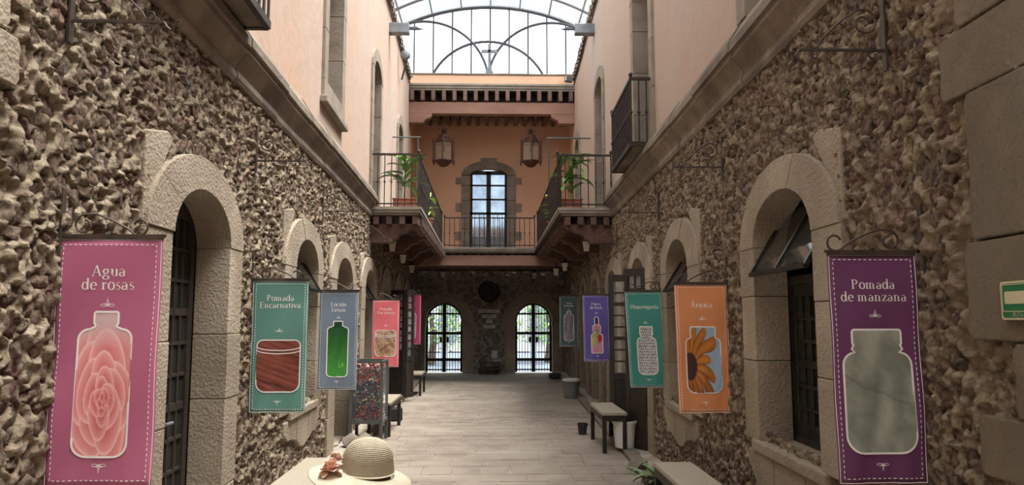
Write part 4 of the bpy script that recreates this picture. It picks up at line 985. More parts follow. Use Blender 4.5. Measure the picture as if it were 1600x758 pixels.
# ------------------------------------------------------------------ recessed orange facade upstairs
YR = 22.5
FA = empty('wall_gallery', (0, YR, ZF), 'orange plaster wall of the upper gallery', 'wall', kind='structure')
dx0, dx1, dzt = -.665, .47, 6.36; dcx = (dx0 + dx1) / 2
outer = [Vector((-2.5, ZF, 0)), Vector((2.5, ZF, 0)), Vector((2.5, 8.3, 0)), Vector((-2.5, 8.3, 0))]
hole_ = [Vector((dx0 - .1, ZF + .001, 0))] + [Vector((a, b, 0)) for a, b in arch_pts(dx0 - .1, dx1 + .1, dzt - .22, dzt + .08)] + [Vector((dx1 + .1, ZF + .001, 0))]
tri = tessellate_polygon([outer, hole_]); MB().add([(p.x, YR, p.y) for p in outer + hole_], [tuple(t) for t in tri]).build('plaster_face', M['orange'], FA, fixn=False)
for sd in (-1, 1):
    MB().quad((sd * WX(19.9), 19.9, ZF), (sd * WX(YR), YR, ZF), (sd * WX(YR), YR, 8.3), (sd * WX(19.9), 19.9, 8.3)).build('side_plaster', M['orange'], FA, fixn=False)
wcount['door'] += 1
DR = empty(f'door_{wcount["door"]}', (dcx, YR, ZF), 'arched glazed double door in stone surround upstairs on the gallery', 'door', kind='structure')
msur = .27
for a, b, sg in ((dx0 - msur, dx0, -1), (dx1, dx1 + msur, 1)):
    z = ZF; k = 0
    for h in (.42, .42, .46, .42, .46, dzt - .22 - ZF - 2.18):
        e = .15 if k % 2 == 1 else 0
        mb = MB(); mb.box(((a + b) / 2, YR + .08, z + h / 2), (b - a, .3, h - .006)); mb.build('jamb_stone', M['cantera_grey'], DR, bevel=.01)
        if e: mb = MB(); mb.box((a - .09 if sg < 0 else b + .09, YR - .01, z + h * .5), (.18, .06, h * .62)); mb.build('quoin_stone', M['cantera_grey'], DR, bevel=.008)
        z += h; k += 1
ins = arch_pts(dx0, dx1, dzt - .2, dzt, 15); out = arch_pts(dx0 - msur, dx1 + msur, dzt - .2, dzt + .24, 15)
for q in range(5):
    mb = MB(); mb.prism(ins[q * 3:q * 3 + 4] + out[q * 3:q * 3 + 4][::-1], lambda a, b: Vector((a, YR - .07, b)), lambda a, b: Vector((a, YR + .23, b))); mb.build('arch_stone', M['cantera_grey'], DR, bevel=.006)
mb = MB(); mb.box((dcx, YR - .04, dzt + .27), (.5, .08, .12)); mb.build('keystone', M['cantera_grey'], DR, bevel=.01)
for a, b in ((dx0, dcx), (dcx, dx1)):
    w_ = b - a
    mb = MB()
    for x in (a + .035, b - .035): mb.bar((x, YR + .12, ZF), (x, YR + .12, dzt - .05), .07, .05, up=(0, 1, 0))
    for z, h in ((ZF + .55, 1.1 - .0), (4.98, .07), (5.42, .05), (5.86, .05), (dzt - .1, .12)):
        if h > 1: continue
        mb.bar((a, YR + .12, z), (b, YR + .12, z), .05, h)
    lf = mb.build('door_leaf', M['iron'], DR)
    MB().box(((a + b) / 2, YR + .13, ZF + .22), (w_ - .1, .03, .44)).build('lower_panel', M['tinmetal'], lf)
    mb = MB(); c = (a + b) / 2; mb.prism([(a + .06, ZF + .62), (b - .06, ZF + .62), (b - .06, ZF + .45), (c, ZF + .2), (a + .06, ZF + .45)], lambda p, q: Vector((p, YR + .105, q)), lambda p, q: Vector((p, YR + .112, q))); mb.build('vee_panel', M['tinmetal'], lf)
    for z0_, z1_ in ((ZF + .62, 4.95), (5.01, 5.40), (5.44, 5.84), (5.88, dzt - .12)):
        MB().quad((a + .07, YR + .12, z0_), (b - .07, YR + .12, z0_), (b - .07, YR + .12, z1_), (a + .07, YR + .12, z1_)).build('pane', M['reflect'], lf, fixn=False)
    for k in range(1, 4): MB().bar((a + w_ * k / 4, YR + .10, ZF + .62), (a + w_ * k / 4, YR + .10, 4.95), .016).build('glazing_bar', M['iron'], lf)
# roof edge: joists, beam, corbels, parapet
RF = empty('roof_edge', (0, 19.9, 7.1), 'tiled roof edge with beam ends over the upper gallery', 'roof', kind='structure')
xl, xr = -WX(19.9) - .02, WX(19.9) - .0
xc_ = (xl + xr) / 2; wx = xr - xl
MB().box((xc_, 20.05, 8.33), (wx, .3, .28)).build('parapet', M['orange'], RF, bevel=.01)
MB().box((xc_, 20.05, 8.50), (wx + .02, .36, .05)).build('parapet_coping', M['cornice'], RF, bevel=.008)
for z, h, e in ((8.16, .06, .0), (8.10, .07, -.04), (8.04, .05, -.08)): MB().box((xc_, 19.93 - e * .5, z), (wx, .36 + e, h)).build('moulding', M['slab'], RF, bevel=.008)
MB().box((xc_, 21.2, 8.03), (wx + .3, 2.7, .05)).build('roof_boards', M['plank'], RF)
for i in range(16):
    x = xl + .1 + (wx - .2) * i / 15; MB().box((x, 21.15, 7.86), (.105, 2.75, .28)).build('roof_joist', M['viga'], RF, bevel=.008)
MB().box((xc_, 20.3, 7.86), (wx, .06, .3)).build('joist_backing', M['plank'], RF)
MB().box((xc_, 20.0, 7.53), (wx, .26, .33)).build('main_beam', M['beam'], RF, bevel=.012)
for sd, x0 in ((-1, xl), (1, xr)):
    prof = [(0, 0), (0, -.26), (.42, -.26), (.47, -.17), (.55, -.14), (.63, -.10), (.66, 0)]
    mb = MB(); mb.prism(prof, lambda a, b: Vector((x0 - sd * a, 19.87, 7.365 + b)), lambda a, b: Vector((x0 - sd * a, 20.13, 7.365 + b))); mb.build('carved_corbel', M['beam'], RF, bevel=.01)
# cross
cr = MB(); cr.box((-.08, 20.0, 8.57), (.22, .2, .08)); cr.box((-.08, 20.0, 8.66), (.15, .14, .12)); cr.box((-.08, 20.0, 9.05), (.075, .06, .72)); cr.box((-.08, 20.0, 9.2), (.42, .06, .085))
for x in (-.29, .13): cr.box((x, 20.0, 9.2), (.03, .07, .12))
tag(cr.build('stone_cross', M['tinmetal'], bevel=.006), 'grey stone cross standing on the roof parapet', 'cross')

# ------------------------------------------------------------------ glazed vault
VT = empty('vault', (-.05, 21.5, 8.5), 'glazed barrel vault roof over the passage with iron ribs', 'roof', kind='structure')
VC = -.05; VR = 5.98; VZ = 11.14 - VR
def va(x, z=0): return VZ + math.sqrt(VR * VR - (x - VC) ** 2) + z
xs = [VC - 3.6 + 7.2 * i / 24 for i in range(25)]
mb = MB(); mb.tube([(x, 21.5, va(x)) for x in xs], .05, 6); mb.build('end_arch', M['grid'], VT)
for y in (20.3, 19.1, 17.9, 15.5, 13.1, 10.7, 8.3, 5.9, 3.5, 1.1): MB().tube([(x, y, va(x, .02)) for x in xs], .04, 5).build('cross_rib', M['vaultrib'], VT)
for k in range(-4, 5):
    x = VC + k * .88; MB().bar((x, -1, va(x, .0)), (x, 21.5, va(x, .0)), .035, .05).build('long_rib', M['vaultrib'], VT)
for k in range(8):
    x0 = VC - 3.52 + .88 * k; x1 = x0 + .88; xm = (x0 + x1) / 2
    for y0, y1 in ((20.3, 21.5), (19.1, 20.3), (17.9, 19.1), (13.1, 17.9), (8.3, 13.1), (3.5, 8.3), (-1, 3.5)):
        mb = MB(); V = []
        for y in (y0, y1):
            for x in (x0, xm, x1): V.append((x, y + (0), va(x, .05)))
        mb.add(V, [(0, 1, 4, 3), (1, 2, 5, 4)]); mb.build('roof_pane', M['vaultdense'] if y0 > 16 else M['vault'], VT, fixn=False)
for k in range(9):
    x = VC - .02 + (k - 4) * .572 + .0; z1 = va(x); MB().tube([(x + .01, 21.5, 8.05), (x + .01, 21.5, z1)], .026, 5).build('upright', M['grid'], VT)
x0 = -.12
MB().tube([(x0 + 1.84 * math.cos(a), 21.46, 8.21 + 1.84 * math.sin(a)) for a in [PI * i / 30 for i in range(31)]], .040, 6).build('tracery_arch', M['grid'], VT)
for sg in (-1, 1):
    c0 = x0 + sg * 1.92
    MB().tube([(c0 - sg * 1.94 * math.cos(a), 21.44, 8.71 + 1.94 * math.sin(a)) for a in [PI * (.02 + .70 * i / 26) for i in range(27)]], .040, 6).build('tracery_arch', M['grid'], VT)
MB().add([(x, 21.56, va(x, .02)) for x in xs] + [(x, 21.56, 8.0) for x in xs], [(i, i + 1, 26 + i, 25 + i) for i in range(24)]).build('end_glazing', glass_mat('end_glass', (.9, .95, 1), .10, .1), VT, fixn=False)
for sd in (-1, 1):
    for y in (1, 4.5, 8.3, 11.8, 15.5, 19.1, 21.5): MB().bar((VC + sd * 3.55, y, 7.5), (VC + sd * 3.55, y, va(VC + 3.55)), .07).build('post', M['vaultrib'], VT)
    # side roofs behind the wall tops
    MB().quad((sd * 2.3, -6, 8.22), (sd * 2.3, 22, 8.22), (sd * 7, 22, 8.22), (sd * 7, -6, 8.22)).build('side_roof', M['cornice'], VT, fixn=False)
# gutter cables along wall tops
for sd, sz in ((-1, .0), (1, .0)):
    R = tag(MB().tube([WP(sd, s_, ZTOP + .02 + .05 * math.sin(s_ * 1.3), .05) for s_ in np.linspace(8, 19.6, 26)], .018, 5).build('roof_cable', M['iron'], smooth=60), f'dark cable running along the top of the {SN[sd]} wall', 'cable')
# waterspouts
for sd, s_, z in ((-1, 15.1, 7.83), (1, 15.1, 7.86)):
    R = empty('waterspout', WP(sd, s_, z, 0), f'grey stone waterspout with iron spear tip jutting from the {SN[sd]} wall top', 'waterspout')
    A = WP(sd, s_, z, -.1); 
    mb = MB(); mb.bar(A, WP(sd, s_, z, .42), .2, .22); mb.build('stone_channel', M['tinmetal'], R, bevel=.015)
    mb = MB(); mb.bar(WP(sd, s_, z + .02, .42), WP(sd, s_, z + .02, .60), .05, .06); mb.add([WP(sd, s_, z + .05, .58), WP(sd, s_, z - .02, .58), WP(sd, s_, z, .76), WP(sd, s_ + .03, z + .02, .58), WP(sd, s_ - .03, z + .02, .58)], [(0, 3, 2), (3, 1, 2), (1, 4, 2), (4, 0, 2), (0, 4, 1, 3)])
    for o in (.56, .62): mb.bar(WP(sd, s_, z - .07, o), WP(sd, s_, z + .1, o), .012)
    mb.build('spear_tip', M['grid'], R)
# small round floodlight & spot
R = empty('round_lamp', WP(-1, 16.9, 8.0, 0), 'round blue grey lamp at the top of the left wall', 'lamp')
mb = MB(); mb.lathe(WP(-1, 16.9, 7.93, .17), [(.02, -.1), (.10, -.07), (.125, 0), (.10, .07), (.02, .1)], 16, tf=Matrix.Rotation(PI / 2, 3, 'X')); mb.build('lamp_head', M['tinmetal'], R, smooth=40)
MB().tube([WP(-1, 16.9, 8.2, .02), WP(-1, 16.9, 8.1, .12), WP(-1, 16.9, 8.0, .17)], .018, 6).build('arm', M['grid'], R)
MB().tube([WP(-1, 16.9, 7.85, .2), WP(-1, 17.1, 7.65, .13), WP(-1, 17.4, 7.5, .04)], .022, 6).build('stay', M['grid'], R)
R = empty('floodlight', (2.18, 19.8, 8.3), 'small square black floodlight at the right end of the roof edge', 'lamp')
mb = MB(); mb.box((2.12, 19.75, 8.33), (.22, .10, .16), .5); mb.build('housing', M['iron'], R, bevel=.01); MB().box((2.095, 19.70, 8.33), (.17, .02, .12), .5).build('lens', M['frost'], R)

# ------------------------------------------------------------------ big lanterns
def big_lantern(x, y, zt, label):
    R = empty('hanging_lantern', (x, y, zt - 1.12), label, 'lantern', 'large hexagonal lanterns hanging over the gallery')
    c = Vector((x, y, 0)); z0 = zt - 1.0
    mb = MB(); mb.tube([c + Vector((0, 0, zt)), c + Vector((0, 0, zt - .12))], .012, 6); mb.lathe(c + Vector((0, 0, zt - .30)), [(.03, 0), (.07, .04), (.035, .09), (.06, .13), (.015, .18)], 8)
    for k in range(6):
        a = k * PI / 3; mb.tube([c + Vector((.05 * math.cos(a), .05 * math.sin(a), zt - .28)), c + Vector((.10 * math.cos(a), .10 * math.sin(a), zt - .16)), c + Vector((.115 * math.cos(a), .115 * math.sin(a), zt - .06))], .010, 5)
    mb.build('crown', M['lampmetal'], R)
    mb = MB(); mb.lathe(c + Vector((0, 0, z0)), [(.235, .50), (.25, .52), (.20, .60), (.15, .66), (.13, .72), (.05, .74)], 6, ph=PI / 6); mb.build('cap', M['lampmetal'], R)
    mb = MB(); mb.lathe(c + Vector((0, 0, z0)), [(.01, -.10), (.10, -.07), (.16, -.02), (.235, .05), (.235, .07)], 6, ph=PI / 6); mb.build('base', M['lampmetal'], R)
    for k in range(6):
        a = k * PI / 3 + PI / 6; b = a + PI / 3; ra = .235
        p = c + Vector((ra * math.cos(a), ra * math.sin(a), 0)); q = c + Vector((ra * math.cos(b), ra * math.sin(b), 0))
        MB().quad(p + Vector((0, 0, z0 + .07)), q + Vector((0, 0, z0 + .07)), q + Vector((0, 0, z0 + .5)), p + Vector((0, 0, z0 + .5))).build('glass_pane', M['lampglass'], R, fixn=False)
        e = c + Vector((.285 * math.cos(a), .285 * math.sin(a), 0))
        m2 = MB(); m2.tube([p + Vector((0, 0, z0 + .05)), p + Vector((0, 0, z0 + .52))], .014, 5); m2.tube([e + Vector((0, 0, z0 + .0 - .05)), e + Vector((0, 0, z0 + .05)), e + Vector((0, 0, z0 + .10)), e + Vector((0, 0, z0 + .48)), e + Vector((0, 0, z0 + .54)), e + Vector((0, 0, z0 + .62))], [.003, .032, .021, .021, .034, .003], 6)
        m2.bar(p + Vector((0, 0, z0 + .08)), e + Vector((0, 0, z0 + .08)), .012); m2.bar(p + Vector((0, 0, z0 + .48)), e + Vector((0, 0, z0 + .48)), .012); m2.build('corner_finial', M['lampmetal'], R)
    mb = MB(); mb.tube([c + Vector((0, 0, z0 + .05)), c + Vector((0, 0, z0 + .3))], .02, 8); mb.build('candle', M['offwhite'], R)
    R.scale = (1.12, 1.12, 1.12); R.location.z -= .12
big_lantern(-1.36, 20.35, 7.18, 'large hexagonal bronze lantern hanging over the gallery, left of the arched door')
big_lantern(1.1, 20.35, 7.18, 'large hexagonal bronze lantern hanging over the gallery, right of the arched door')
for sd, x, L_ in ((-1, -1.63, 0), (1, 1.26, 0)):
    R = empty('iron_rod_frame', (x, 16, 6.2), f'thin iron rod frame reaching out above the {SN[sd]} balcony', 'rod frame')
    y = 16.0; zz = 5.72
    mb = MB(); mb.tube([(sd * (WX(y) + .02), y, zz), (x + sd * .05, y, zz), (x - sd * .05, y, zz)], .016, 6); mb.build('arm', M['grid'], R)
    mb = MB(); mb.tube([(x, y, zz), (x, y, ZF + .5), (x, y, ZF)], .014, 6); mb.build('post', M['grid'], R)
# small lamps under the balconies
def small_lamp(x, y, z, label):
    R = empty('hanging_lamp', (x, y, z), label, 'lamp', 'small white glass lamps under the gallery')
    MB().lathe((x, y, z), [(.05, 0), (.055, .01), (.085, .17), (.08, .18)], 4, ph=PI / 4).build('glass_shade', M['frost'], R)
    mb = MB(); mb.lathe((x, y, z), [(.095, .18), (.10, .19), (.03, .25), (.012, .27)], 4, ph=PI / 4); mb.tube([(x, y, z + .25), (x, y, 3.49)], .008, 5); mb.lathe((x, y, z), [(.01, -.05), (.02, -.02), (.052, 0)], 6); mb.build('cap_and_stem', M['iron'], R)
for (x, y, z, l) in ((-1.78, 13.2, 2.92, 'left side, nearest'), (-1.83, 15.2, 2.86, 'left side, second'), (-1.88, 17.4, 2.80, 'left side, third'), (-1.45, 22.0, 2.95, 'before the left gate'),
                     (1.70, 13.1, 2.92, 'right side, nearest'), (1.66, 16.6, 2.80, 'right side, second'), (1.62, 18.4, 2.80, 'right side, third'), (1.28, 22.0, 2.92, 'before the right gate')):
    small_lamp(x, y, z, f'small white glass lamp hanging under the gallery, {l}')

# ------------------------------------------------------------------ plants
def leaf_mb(mb, base, az, elev, L, wd, droop, n=6):
    base = Vector(base); p = base; e = elev; V = []; h = Vector((math.cos(az), math.sin(az), 0)); sdv = Vector((-math.sin(az), math.cos(az), 0))
    for i in range(n + 1):
        t = i / n; w = wd * math.sin(PI * min(1, .12 + t * .88)) ** .8 * (1 if i < n else .05)
        up = Vector((0, 0, 1)) * math.cos(e) - h * math.sin(e)
        V += [p - sdv * w / 2 + up * w * .18, p, p + sdv * w / 2 + up * w * .18]; p = p + (h * math.cos(e) + Vector((0, 0, 1)) * math.sin(e)) * (L / n); e -= droop / n
    mb.add(V, [(3 * i + a, 3 * i + a + 1, 3 * i + a + 4, 3 * i + a + 3) for i in range(n) for a in (0, 1)])
def potted(x, y, z, pot, H, nl, L, wd, mt, label, seed, box=False, tall=False):
    R = empty('potted_plant', (x, y, z), label, 'plant'); rq = random.Random(seed)
    if box: 
        mb = MB(); mb.box((x, y, z + pot * .45), (pot * 2.2, pot * 1.2, pot * .9)); mb.box((x, y, z + pot * .95), (pot * 2.35, pot * 1.35, pot * .14)); mb.build('pot', M['terracotta'], R, bevel=.01); zt = z + pot * .95
    else:
        mb = MB(); mb.lathe((x, y, z), [(pot * .62, 0), (pot * .9, pot * 1.1), (pot, pot * 1.1), (pot, pot * 1.3), (pot * .85, pot * 1.3), (pot * .8, pot * 1.15)], 18); mb.build('pot', M['terracotta'], R, smooth=40); zt = z + pot * 1.15
    if tall:
        mb = MB(); mb.tube([(x, y, zt), (x + .02, y, zt + H * .5), (x, y, zt + H)], .014, 6); mb.build('stem', M['leaf'], R)
    for i in range(nl):
        mb = MB(); hz = zt + (H * rq.uniform(.15, 1) if tall else rq.uniform(0, H)); leaf_mb(mb, (x + rq.uniform(-.03, .03), y + rq.uniform(-.03, .03), hz), rq.uniform(0, 6.28), rq.uniform(.5, 1.3) if not tall else rq.uniform(.1, 1.0), L * rq.uniform(.7, 1.15), wd * rq.uniform(.8, 1.2), rq.uniform(.6, 1.6)); mb.build('leaf', mt, R, smooth=80, fixn=False)
potted(-1.56, 13.0, ZF + .03, .17, .75, 22, .50, .13, M['leaf'], 'tall green plant in a terracotta planter on the left balcony corner', 3, True, True)
potted(-1.32, 15.2, ZF, .12, .50, 16, .34, .10, M['leafpale'], 'pale green plant behind the left balcony railing, further back', 4, False, True)
potted(1.42, 13.0, ZF + .03, .17, .80, 24, .46, .13, M['leaf'], 'tall green plant in a terracotta planter on the right balcony corner', 5, True, True)
potted(1.30, 15.6, ZF, .12, .55, 26, .28, .10, M['leafpale'], 'pale bushy plant behind the right balcony railing, further back', 6, False, True)
# variegated plant on the ground at the right
R = empty('ground_plant', (1.66, 7.55, .05), 'low variegated leafy plant on the ground behind the near right bench', 'plant'); rq = random.Random(12)
for i in range(22):
    mb = MB(); leaf_mb(mb, (1.66 + rq.uniform(-.09, .09), 7.5 + rq.uniform(-.06, .06), .06), rq.uniform(0, 6.28), rq.uniform(.6, 1.35), rq.uniform(.24, .40), rq.uniform(.06, .09), rq.uniform(.9, 1.7)); mb.build('leaf', M['leafvar'], R, smooth=80, fixn=False)
MB().lathe((1.66, 7.52, .045), [(.12, 0), (.16, .06), (.11, .09)], 12).build('soil_mound', M['bark'], R)

# ------------------------------------------------------------------ benches, bins, cabinet
def bench(x0, x1, y0, y1, zt, label):
    R = empty('bench', ((x0 + x1) / 2, (y0 + y1) / 2, 0), label, 'bench')
    MB().box(((x0 + x1) / 2, (y0 + y1) / 2, zt - .02), (x1 - x0, y1 - y0, .04)).build('bench_top', M['spec_bench'], R, bevel=.006)
    mb = MB(); z = zt - .075
    for a, b in (((x0 + .02, y0 + .02), (x1 - .02, y0 + .02)), ((x0 + .02, y1 - .02), (x1 - .02, y1 - .02)), ((x0 + .02, y0 + .02), (x0 + .02, y1 - .02)), ((x1 - .02, y0 + .02), (x1 - .02, y1 - .02))): mb.bar((*a, z), (*b, z), .035, .07)
    mb.build('apron_frame', M['iron'], R)
    for x in (x0 + .03, x1 - .03):
        for y in (y0 + .03, y1 - .03):
            zb = .006 if abs(x) < KX(y) else .045
            MB().bar((x, y, zb), (x, y, zt - .04), .05).build('leg', M['iron'], R)
bench(-1.62, -1.24, 5.50, 6.66, .50, 'near left bench with speckled pale top, behind the straw hat')
bench(1.38, 1.70, 4.9, 6.38, .50, 'near right bench with speckled pale top and black legs')
bench(1.42, 1.74, 9.55, 10.72, .52, 'middle right bench before the open dark doors')
bench(-1.80, -1.46, 10.95, 12.2, .50, 'left bench half hidden behind the bead cabinet')
bench(-1.92, -1.56, 16.75, 17.75, .50, 'far left bench beside the dark open door')
def bucket(x, y, z, r, h, m, label, name='bucket', lid=False):
    R = empty(name, (x, y, z), label, 'bucket' if name == 'bucket' else 'bin')
    mb = MB(); mb.lathe((x, y, z), [(r * .78, 0), (r * .97, h * .9), (r * 1.04, h * .9), (r * 1.04, h), (r * .95, h), (r * .93, h * .92), (r * .74, .03)], 24); mb.build('body', m, R, smooth=40)
    mb = MB(); mb.tube([(x + r * 1.03 * math.cos(a), y - r * .25 + r * .2 * math.sin(a), z + h * .92 - abs(math.sin(a)) * h * .35) for a in [PI * i / 14 + PI for i in range(15)]], .004, 5); mb.build('handle', M['grid'], R)
    if lid: MB().lathe((x, y, z + h), [(r * 1.06, -.03), (r * 1.08, 0), (r * .9, .03), (.02, .035)], 20).build('bag_rim', M['offwhite'], R, smooth=30)
    return R
bucket(1.73, 9.72, .045 + .016, .155, .34, M['white'], 'white plastic bucket on the ground under the open right door leaf')
bucket(1.74, 16.2, .005, .19, .40, M['plasticgrey'], 'grey waste bin with bag along the right wall', 'waste_bin', True)
bucket(1.36, 11.15, .01, .075, .16, M['blackplastic'], 'small black pot on the floor beside the middle right bench', 'bucket')
bucket(1.53, 6.95, .01, .10, .17, M['blackplastic'], 'small black pot beside the variegated plant')
R = tag(MB().box((1.79, 21.0, .13), (.30, .28, .17), .2).build('black_bag', M['blackplastic'], bevel=.05), 'black bundle on the floor by the right wall near the gate', 'bag')
R = tag(MB().box((-1.62, 12.75, .12), (.22, .25, .20), .2).build('black_crate', M['blackplastic'], bevel=.015), 'black crate on the floor by the left wall behind the bench', 'crate')
rq = random.Random(2)
for i, (x, y, r, where) in enumerate(((-1.78, 13.4, .11, 'beside the black crate'), (-1.86, 14.6, .12, 'nearest the coral banner foot'), (-1.92, 15.5, .10, 'between crate and far bench'), (-1.95, 16.4, .14, 'under the far left bench'), (1.62, 8.35, .10, 'right kerb beside the open door'), (-1.68, 10.1, .12, 'under the bead cabinet'), (-1.84, 9.95, .13, 'under the bead cabinet by the wall'), (1.40, 6.85, .06, 'beside the black plant pot'))):
    v = IV * (1 + .5 * (np.random.RandomState(i).rand(len(IV), 1) - .5)) * np.array([r * 1.2, r, r * .75]) + np.array([x, y, .05 + r * .5]); tag(MB().add([tuple(a) for a in v], IF).build('loose_rock', M['offwhite'] if i in (0, 3) else M['kerb'], smooth=50), f'{"pale" if i in (0, 3) else "grey brown"} loose rock on the ground, {where}', 'rock', 'loose rocks along the wall foot')
# bead cabinet
CX0, CX1, CY0, CY1 = -1.93, -1.51, 10.35, 10.85; CZ0, CZ1 = .30, 1.12
CB = empty('display_cabinet', ((CX0 + CX1) / 2, (CY0 + CY1) / 2, 0), 'upright glass display cabinet full of coloured caps on the left', 'cabinet')
mb = MB()
for x in (CX0, CX1):
    for y in (CY0, CY1): mb.bar((x, y, CZ0 - .02), (x, y, CZ1), .035)
for z in (CZ0, CZ1):
    for a, b in (((CX0, CY0), (CX1, CY0)), ((CX0, CY1), (CX1, CY1)), ((CX0, CY0), (CX0, CY1)), ((CX1, CY0), (CX1, CY1))): mb.bar((*a, z), (*b, z), .035)
mb.build('metal_frame', M['cabinet'], CB)
for x in (CX0, CX1):
    for y in (CY0, CY1): MB().bar((x, y, .006), (x, y, CZ0), .042).build('leg', M['cabinet'], CB)
MB().box(((CX0 + CX1) / 2, (CY0 + CY1) / 2, CZ0 - .005), (CX1 - CX0, CY1 - CY0, .015)).build('floor_panel', M['cabinet'], CB)
MB().quad((CX0, CY0 - .005, CZ0), (CX1, CY0 - .005, CZ0), (CX1, CY0 - .005, CZ1), (CX0, CY0 - .005, CZ1)).build('front_glass', glass_mat('cabinet_glass', (.7, .75, .75), .08, .03), CB, fixn=False)
MB().quad((CX1 + .005, CY0, CZ0), (CX1 + .005, CY1, CZ0), (CX1 + .005, CY1, CZ1), (CX1 + .005, CY0, CZ1)).build('side_glass', M['panelight'], CB, fixn=False)
MB().box((CX0 - .005 + .01, (CY0 + CY1) / 2, (CZ0 + CZ1) / 2), (.01, CY1 - CY0, CZ1 - CZ0)).build('side_panel', M['cabinet'], CB)
nb = 1700; r = np.random.RandomState(5)
bx = r.uniform(CX0 + .04, CX1 - .03, nb); bz = r.uniform(CZ0 + .03, CZ1 - .03, nb); by = CY0 + .035 + r.rand(nb) * .07; bs = r.uniform(.014, .027, nb)
by[1250:] = r.uniform(CY0 + .05, CY1 - .03, nb - 1250); bx[1250:] = r.uniform(CX1 - .09, CX1 - .03, nb - 1250)
pal = {'t': [(226, 224, 214), (176, 40, 40), (196, 90, 60), (30, 30, 40), (200, 120, 130)], 'm': [(30, 44, 96), (24, 28, 60), (186, 200, 206), (90, 130, 150), (150, 60, 50), (20, 24, 34)], 'g': [(120, 110, 80), (190, 180, 150), (30, 34, 60), (60, 90, 80), (176, 50, 44)], 'b': [(150, 34, 34), (120, 26, 30), (40, 24, 44), (200, 90, 80), (60, 64, 110)]}
VV = []; FF = []; CC = []; n = 0; IFa = np.array([(0, 2, 4), (2, 1, 4), (1, 3, 4), (3, 0, 4), (2, 0, 5), (1, 2, 5), (3, 1, 5), (0, 3, 5)]); ov = np.array([(1, 0, 0), (-1, 0, 0), (0, 1, 0), (0, -1, 0), (0, 0, 1), (0, 0, -1)], float)
for i in range(nb):
    t = (bz[i] - CZ0) / (CZ1 - CZ0) + r.uniform(-.05, .05); p = pal['b' if t < .27 else 'g' if t < .45 else 'm' if t < .66 else 't']; cc = lin(p[r.randint(len(p))])
    q, _ = np.linalg.qr(r.randn(3, 3)); VV.append((ov * [1, .8, .6]) @ q * bs[i] + [bx[i], by[i], bz[i]]); FF.append(IFa + n); CC.append(np.tile(cc, (6, 1))); n += 6
o = np_mesh('plastic_caps', np.concatenate(VV), np.concatenate(FF), pm, None, col=np.concatenate(CC), kind='stuff', loc=((CX0 + CX1) / 2, (CY0 + CY1) / 2, CZ0)); tag(o, 'red, blue and white plastic caps filling the glass cabinet', 'caps')
tag(MB().box(((CX0 + CX1) / 2 - .02, CY0 + .20, (CZ0 + CZ1) / 2 + .01), (CX1 - CX0 - .10, .08, CZ1 - CZ0 - .08)).build('cap_heap', mat('dark_caps', (.05, .03, .04), (.12, .05, .05), scale=30, rough=.6), CB), None, None)
# items near the back wall
R = empty('wooden_bench', (.05, 23.4, 0), 'low two-tier brown wooden bench against the back wall', 'bench')
MB().box((-.05, 23.45, .36), (.66, .3, .04)).build('seat', M['brownwood'], R); MB().box((-.05, 23.38, .18), (.64, .34, .04)).build('lower_shelf', M['brownwood'], R)
for x in (-.33, .23): MB().box((x, 23.45, .18), (.04, .3, .34)).build('leg', M['brownwood'], R)
tag(MB().box((.10, 23.96, .60), (.18, .06, .24)).build('notice_board', M['white'], bevel=.004), 'small white notice board above the wooden bench at the back', 'notice')
tag(MB().box((.18, 23.5, .422), (.28, .14, .08), .1).build('white_box', M['offwhite'], bevel=.006), 'small white box on the wooden bench at the back', 'box')
tag(MB().box((2.02 - .06, 8.93, 1.02), (.09, .012, .16)).build('paper_note', M['white']), 'small white paper note under the turquoise banner', 'note')

# ------------------------------------------------------------------ child with straw hat
hx, hy, hz = -.475, 2.92, 1.118
TF = Matrix.Rotation(math.radians(4), 3, 'Y') @ Matrix.Rotation(math.radians(3), 3, 'X')
TB = Matrix.Rotation(math.radians(12), 3, 'Y') @ Matrix.Rotation(math.radians(5), 3, 'X')
HT = empty('straw_hat', (hx, hy, hz), 'cream straw sun hat with a pink flower, at the bottom edge', 'hat')
prof = []
for i in range(57):
    t = i / 56
    if t < .62:
        a = PI / 2 * (1 - t / .62) ; r_ = .094 * math.cos(a) ** .9; z_ = .052 + .078 * math.sin(a) ** .95
    else: r_ = .094 + .008 * (t - .62) / .38; z_ = .052 - .052 * (t - .62) / .38
    prof.append((max(r_, .0005) + (.0014 if i % 2 else 0), z_ + (.0008 if i % 2 else 0)))
mb = MB(); mb.lathe((hx, hy, hz), prof, 48, tf=TF); mb.build('crown', M['straw'], HT, smooth=75)
mb = MB()
for i in range(3, 56, 2): mb.tube([TF @ Vector(((prof[i][0] + .0006) * math.cos(a), (prof[i][0] + .0006) * math.sin(a), prof[i][1])) + Vector((hx, hy, hz)) for a in [2 * PI * k / 40 for k in range(41)]], .0007, 4)
mb.build('braid_seam_shade', M['strawshade'], HT)  # thin rings along the braid seams, groove shade put into their dark colour
mb = MB(); n = 64; rings = 26; V = []
for i in range(rings + 1):
    t = i / rings; r_ = .100 + .108 * t
    for k in range(n):
        a = 2 * PI * k / n; wz = -.020 * t - .028 * t * t + .018 * t * math.sin(2 * a + .6) + .008 * t * math.sin(3 * a) + (.0009 if i % 2 else 0)
        rr_ = r_ * (1 + .10 * t * (-math.cos(a))) - .01 * t
        V.append(TB @ Vector((rr_ * math.cos(a), rr_ * math.sin(a), wz)) + Vector((hx, hy, hz)))
mb.add(V, [(i * n + k, i * n + (k + 1) % n, (i + 1) * n + (k + 1) % n, (i + 1) * n + k) for i in range(rings) for k in range(n)]); b = mb.build('brim', M['straw'], HT, smooth=75, fixn=False)
